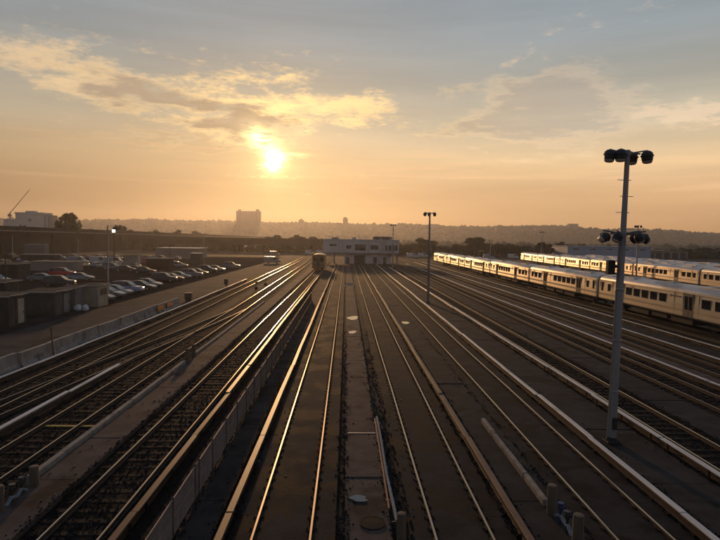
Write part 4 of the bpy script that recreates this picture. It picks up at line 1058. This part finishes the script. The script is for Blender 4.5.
for k in range(6): tl.append((126+k*10+rt.uniform(-2, 2), 338+rt.uniform(-3, 8), 6.4+rt.uniform(0, 1.5), 1.2, 'showing over the blue grey warehouse roof'))
cnt = {}
for x, y, h, w, wh in tl: cnt[wh] = cnt.get(wh, 0)+1
idx = {}
NUM = ['first', 'second', 'third', 'fourth', 'fifth', 'sixth', 'seventh', 'eighth', 'ninth', 'tenth', 'eleventh', 'twelfth', 'thirteenth', 'fourteenth', 'fifteenth', 'sixteenth', 'seventeenth', 'eighteenth', 'nineteenth', 'twentieth']
NUM += ['twenty-'+n for n in NUM[:9]]+['thirtieth']+['thirty-'+n for n in NUM[:9]]
for x, y, h, w, wh in sorted(tl, key=lambda q: q[0]/q[1]):
    i = idx.get(wh, 0); idx[wh] = i+1
    tree(x, y, h, w, rt.randrange(3), 'dark tree %s, %s from the left' % (wh, NUM[i]), TB)
# low scrub hiding the bottom of the tree row
def blobs(name, pts, material, sub=1, seedv=1, noise_amt=.35):
    bm = bmesh.new(); bmesh.ops.create_icosphere(bm, subdivisions=sub, radius=1)
    bv = np.array([v.co[:] for v in bm.verts]); bf = np.array([[v.index for v in f.verts] for f in bm.faces]); bm.free()
    rr = np.random.RandomState(seedv); pts = np.array(pts); n = len(pts); m = len(bv)
    sc = pts[:, 3:6][:, None, :]*(1+noise_amt*(rr.rand(n, m, 1)*2-1))
    a = rr.rand(n)*6.283; ca, sa = np.cos(a)[:, None], np.sin(a)[:, None]
    b = np.repeat(bv[None], n, 0); bx = b[..., 0]*ca-b[..., 1]*sa; by = b[..., 0]*sa+b[..., 1]*ca
    V = np.stack([bx, by, b[..., 2]], -1)*sc+pts[:, None, :3]
    F = bf[None]+(np.arange(n)*m)[:, None, None]
    me = bpy.data.meshes.new(name); me.from_pydata(V.reshape(-1, 3).tolist(), [], F.reshape(-1, 3).tolist()); me.materials.append(M[material])
    return link(name, me)
sp_ = []
rr = random.Random(9)
for k in range(900):
    x = rr.uniform(12, 265); y = 326+rr.uniform(-10, 12)
    if 118 < x < 194: y += 24
    s = rr.uniform(.8, 1.8); sp_.append((x, y, rr.uniform(.3, 4.2), s*1.2, s, s))
for k in range(750): s = rr.uniform(.7, 1.5); sp_.append((rr.uniform(-126, 14), 350+rr.uniform(-3, 8), rr.uniform(.3, 4), s*1.2, s, s))
stuff(blobs('scrub', sp_, 'leaf2', 1, 4, .45), 'dark scrub filling the foot of the tree row behind the yard', 'scrub')
def litter():
    rr = random.Random(31); m = MB()
    for k in range(110):
        y = 12*(60/12)**rr.random(); x = rr.choice((rr.uniform(-4.3, 6.5), rr.uniform(9.9, 17), rr.uniform(-9.7, -8.4), rr.uniform(-15, -13)))
        s = rr.uniform(.012, .035); z = .16 if (0 < x < 1.35 or -9.8 < x < -8.4 or x > 9.9) else (.125 if -3 < x < 4.6 else .02)
        if -9.8 < x < -8.4: z = .225
        m.box(x-s, x+s, y-s*rr.uniform(.3, 1.6), y+s*rr.uniform(.3, 1.6), z-.03, z+rr.uniform(.004, .02), rr.uniform(0, 3))
    stuff(build(m, 'litter', 'litter'), 'small scraps and chips scattered over the paving between the tracks', 'litter')
M['litter'] = mat('scraps', (.06, .05, .042), (.17, .145, .125), .8, scale=2.0, detail=2)
litter()
tag(build(MB().box(.10, 1.28, 21.93, 21.99, .10, .152), 'expansion_strip', 'galv'), 'thin pale metal strip across the central footpath', 'strip')
# weeds
def weeds():
    rr = random.Random(4); vs = []; fs = []
    spots = [(6.2, 18.9, 130, .35), (6.15, 20.6, 50, .3), (-9.75, 24, 30, .3), (-19.0, 36.1, 60, .4), (-19.05, 33, 40, .5), (1.6, 24.5, 25, .2), (9.8, 26, 35, .4), (6.1, 30, 40, .4), (-19.1, 44, 60, .6)]
    for x, y, n, sp in spots:
        for k in range(n):
            px, py = x+rr.gauss(0, sp*.3), y+rr.gauss(0, sp*1.6); h = rr.uniform(.06, .26); a = rr.uniform(0, 6.28); l = rr.uniform(.02, .12)
            dx, dy = math.cos(a), math.sin(a); o = len(vs); w = .012
            vs += [(px-dy*w, py+dx*w, .0), (px+dy*w, py-dx*w, .0), (px+dx*l*.5+dy*w*.7, py+dy*l*.5-dx*w*.7, h*.7), (px+dx*l*.5-dy*w*.7, py+dy*l*.5+dx*w*.7, h*.7), (px+dx*l*1.3, py+dy*l*1.3, h)]
            fs += [(o, o+1, o+2, o+3), (o+3, o+2, o+4)]
    me = bpy.data.meshes.new('weeds'); me.from_pydata(vs, [], fs); me.materials.append(M['grass'])
    stuff(link('weeds', me), 'tufts of green weeds along the curbs and barrier', 'weeds')
weeds()

# ------------------------------------------------------------------ hills, far woods, skyline
RIDGE = [(-2600, 62), (-1300, 66), (-900, 70), (-600, 72), (-350, 70), (-200, 66), (0, 66), (200, 67), (400, 64), (650, 66), (760, 72), (900, 64), (1150, 56), (1350, 54), (2600, 50)]
def ridge(x):
    for (a, ha), (b, hb) in zip(RIDGE, RIDGE[1:]):
        if a <= x <= b: return ha+(hb-ha)*(x-a)/(b-a)
    return 50
def hz(x, y):
    f = max(0.0, min(1.0, (y-1350)/650)); f = f*f*(3-2*f)
    return max(0.0, (ridge(x)-12)*f + 8*f*mnoise.noise(Vector((x*.004, y*.004, 0))) - .5)
hm = MB(); nx, ny = 150, 26
for j in range(ny):
    for i in range(nx): 
        x = -2600+5200*i/(nx-1); y = 1300+1250*j/(ny-1); hm.v.append((x, y, hz(x, y)))
hm.f = [(j*nx+i, j*nx+i+1, (j+1)*nx+i+1, (j+1)*nx+i) for j in range(ny-1) for i in range(nx-1)]
structure(build(hm, 'hills', 'hill', smooth=True))
rr = random.Random(21); pts = []
for k in range(9500):
    y = rr.choice((rr.uniform(1350, 2050), rr.uniform(1900, 2100))); x = rr.uniform(-1.0, 1.0)*y*.82
    s = rr.uniform(5, 11); pts.append((x, y, hz(x, y)+s*.35, s*1.1, s*1.1, s*rr.uniform(.7, 1.15)))
for k in range(1600):
    y = rr.uniform(620, 1300); x = rr.uniform(-.8, .8)*y
    if -170 < x < -120: continue
    s = rr.uniform(3, 6.5); pts.append((x, y, s*.4, s*1.2, s*1.2, s))
stuff(blobs('woodland', pts, 'wood_far', 1, 8, .3), 'hazy wooded ridge along the horizon', 'woodland')
def block(label, x, y, w, d, h, material='block', extras=(), floors=0, bays=0, z=None):
    z = hz(x, y)-2 if z is None else z
    t = thing('building', label, 'building', (x, y, z), 0, 'buildings on the skyline')
    build(MB().box(-w/2, w/2, 0, d, 0, h), 'wall', material, t)
    build(MB().box(-w/2-.5, w/2+.5, -.5, d+.5, h, h+1.2), 'parapet', material, t)
    for a, b, q in extras: build(MB().box(a, b, d*.3, d*.7, h+1.2, h+1.2+q), 'roof_house', material, t)
    if floors:
        fh = h/floors; bw = w/bays
        wm = MB().box(-bw*.3, bw*.3, -.35, .0, -fh*.25, fh*.25).mesh('window', 'glass')
        for f in range(floors):
            for b in range(bays): link('window', wm, t, (-w/2+(b+.5)*bw, 0, (f+.55)*fh))
    return t
block('broad tall apartment block on the skyline left of the sun', -300, 1700, 72, 24, 62, extras=((-32, -24, 5), (22, 32, 6)), floors=16, bays=12)
block('slender tower on the skyline above the white building', -4, 1720, 15, 15, 45, extras=((-5, 4, 4),), floors=12, bays=3)
block('low block beside the slender skyline tower', -24, 1720, 17, 15, 31, floors=6, bays=4)
block('small block on the skyline below the sun', -142, 1740, 16, 14, 36, extras=((-3, 3, 4),), floors=7, bays=3)
block('broad pale block on the skyline right of centre', 486, 1700, 46, 24, 30, extras=((-18, -6, 4),), floors=7, bays=10)
block('faint block on the skyline at far right', 940, 1820, 30, 20, 20, floors=4, bays=5)
for k, (x, y, w, h) in enumerate(((-760, 1800, 40, 20), (-610, 1850, 30, 18), (-470, 1760, 34, 22), (170, 1800, 36, 18), (285, 1820, 26, 20), (640, 1800, 44, 16), (760, 1840, 30, 22), (1090, 1840, 40, 16))):
    block('low skyline house block, %s of the small ones from the left' % NUM[k], x, y, w, 18, h)
wb = block('large white industrial building beyond the viaduct on the left', -281, 500, 25, 14, 27.5, 'white', extras=((-6, 2, 1.5),), z=0)
build(MB().box(12.55, 18.3, 0.5, 12, 0, 26.6), 'brown_wing', 'tanwall', wb); build(MB().box(-1.0, 1.4, -.25, .02, 21.0, 23.0), 'vent', 'dark', wb); build(MB().box(14, 15.6, .3, .52, 12, 26), 'drainpipe', 'white', wb)
block('lower pale building left of the large white one', -306, 520, 20, 14, 22, 'white', z=0)
# crane
t = thing('crane', 'thin crane with raised boom at the far left', 'crane', (-322, 540, 0))
build(MB().box(-.4, .4, -.4, .4, 0, 30), 'mast', 'block', t)
build(MB().tube([(-1, 0, 28), (19, 0, 52)], [.35, .2], 4), 'boom', 'block', t); build(MB().box(-1.5, 1.0, -1, 1, 26, 28.5), 'cab', 'block', t)

# ------------------------------------------------------------------ haze
hzm = MB().box(-2640, 2640, -290, 2640, -1.2, 132)
hz_o = build(hzm, 'haze', 'ground'); hz_o['kind'] = 'stuff'; hz_o['label'] = 'warm haze hanging over the whole yard and hills'; hz_o['category'] = 'haze'
m = bpy.data.materials.new('haze'); m.use_nodes = True; nt = m.node_tree; nt.nodes.clear()
vo = nt.nodes.new('ShaderNodeVolumePrincipled'); vo.inputs['Color'].default_value = (.86, .87, .92, 1); vo.inputs['Density'].default_value = 1.8e-4; vo.inputs['Anisotropy'].default_value = .67
out = nt.nodes.new('ShaderNodeOutputMaterial'); nt.links.new(vo.outputs[0], out.inputs['Volume'])
hz_o.data.materials.clear(); hz_o.data.materials.append(m)
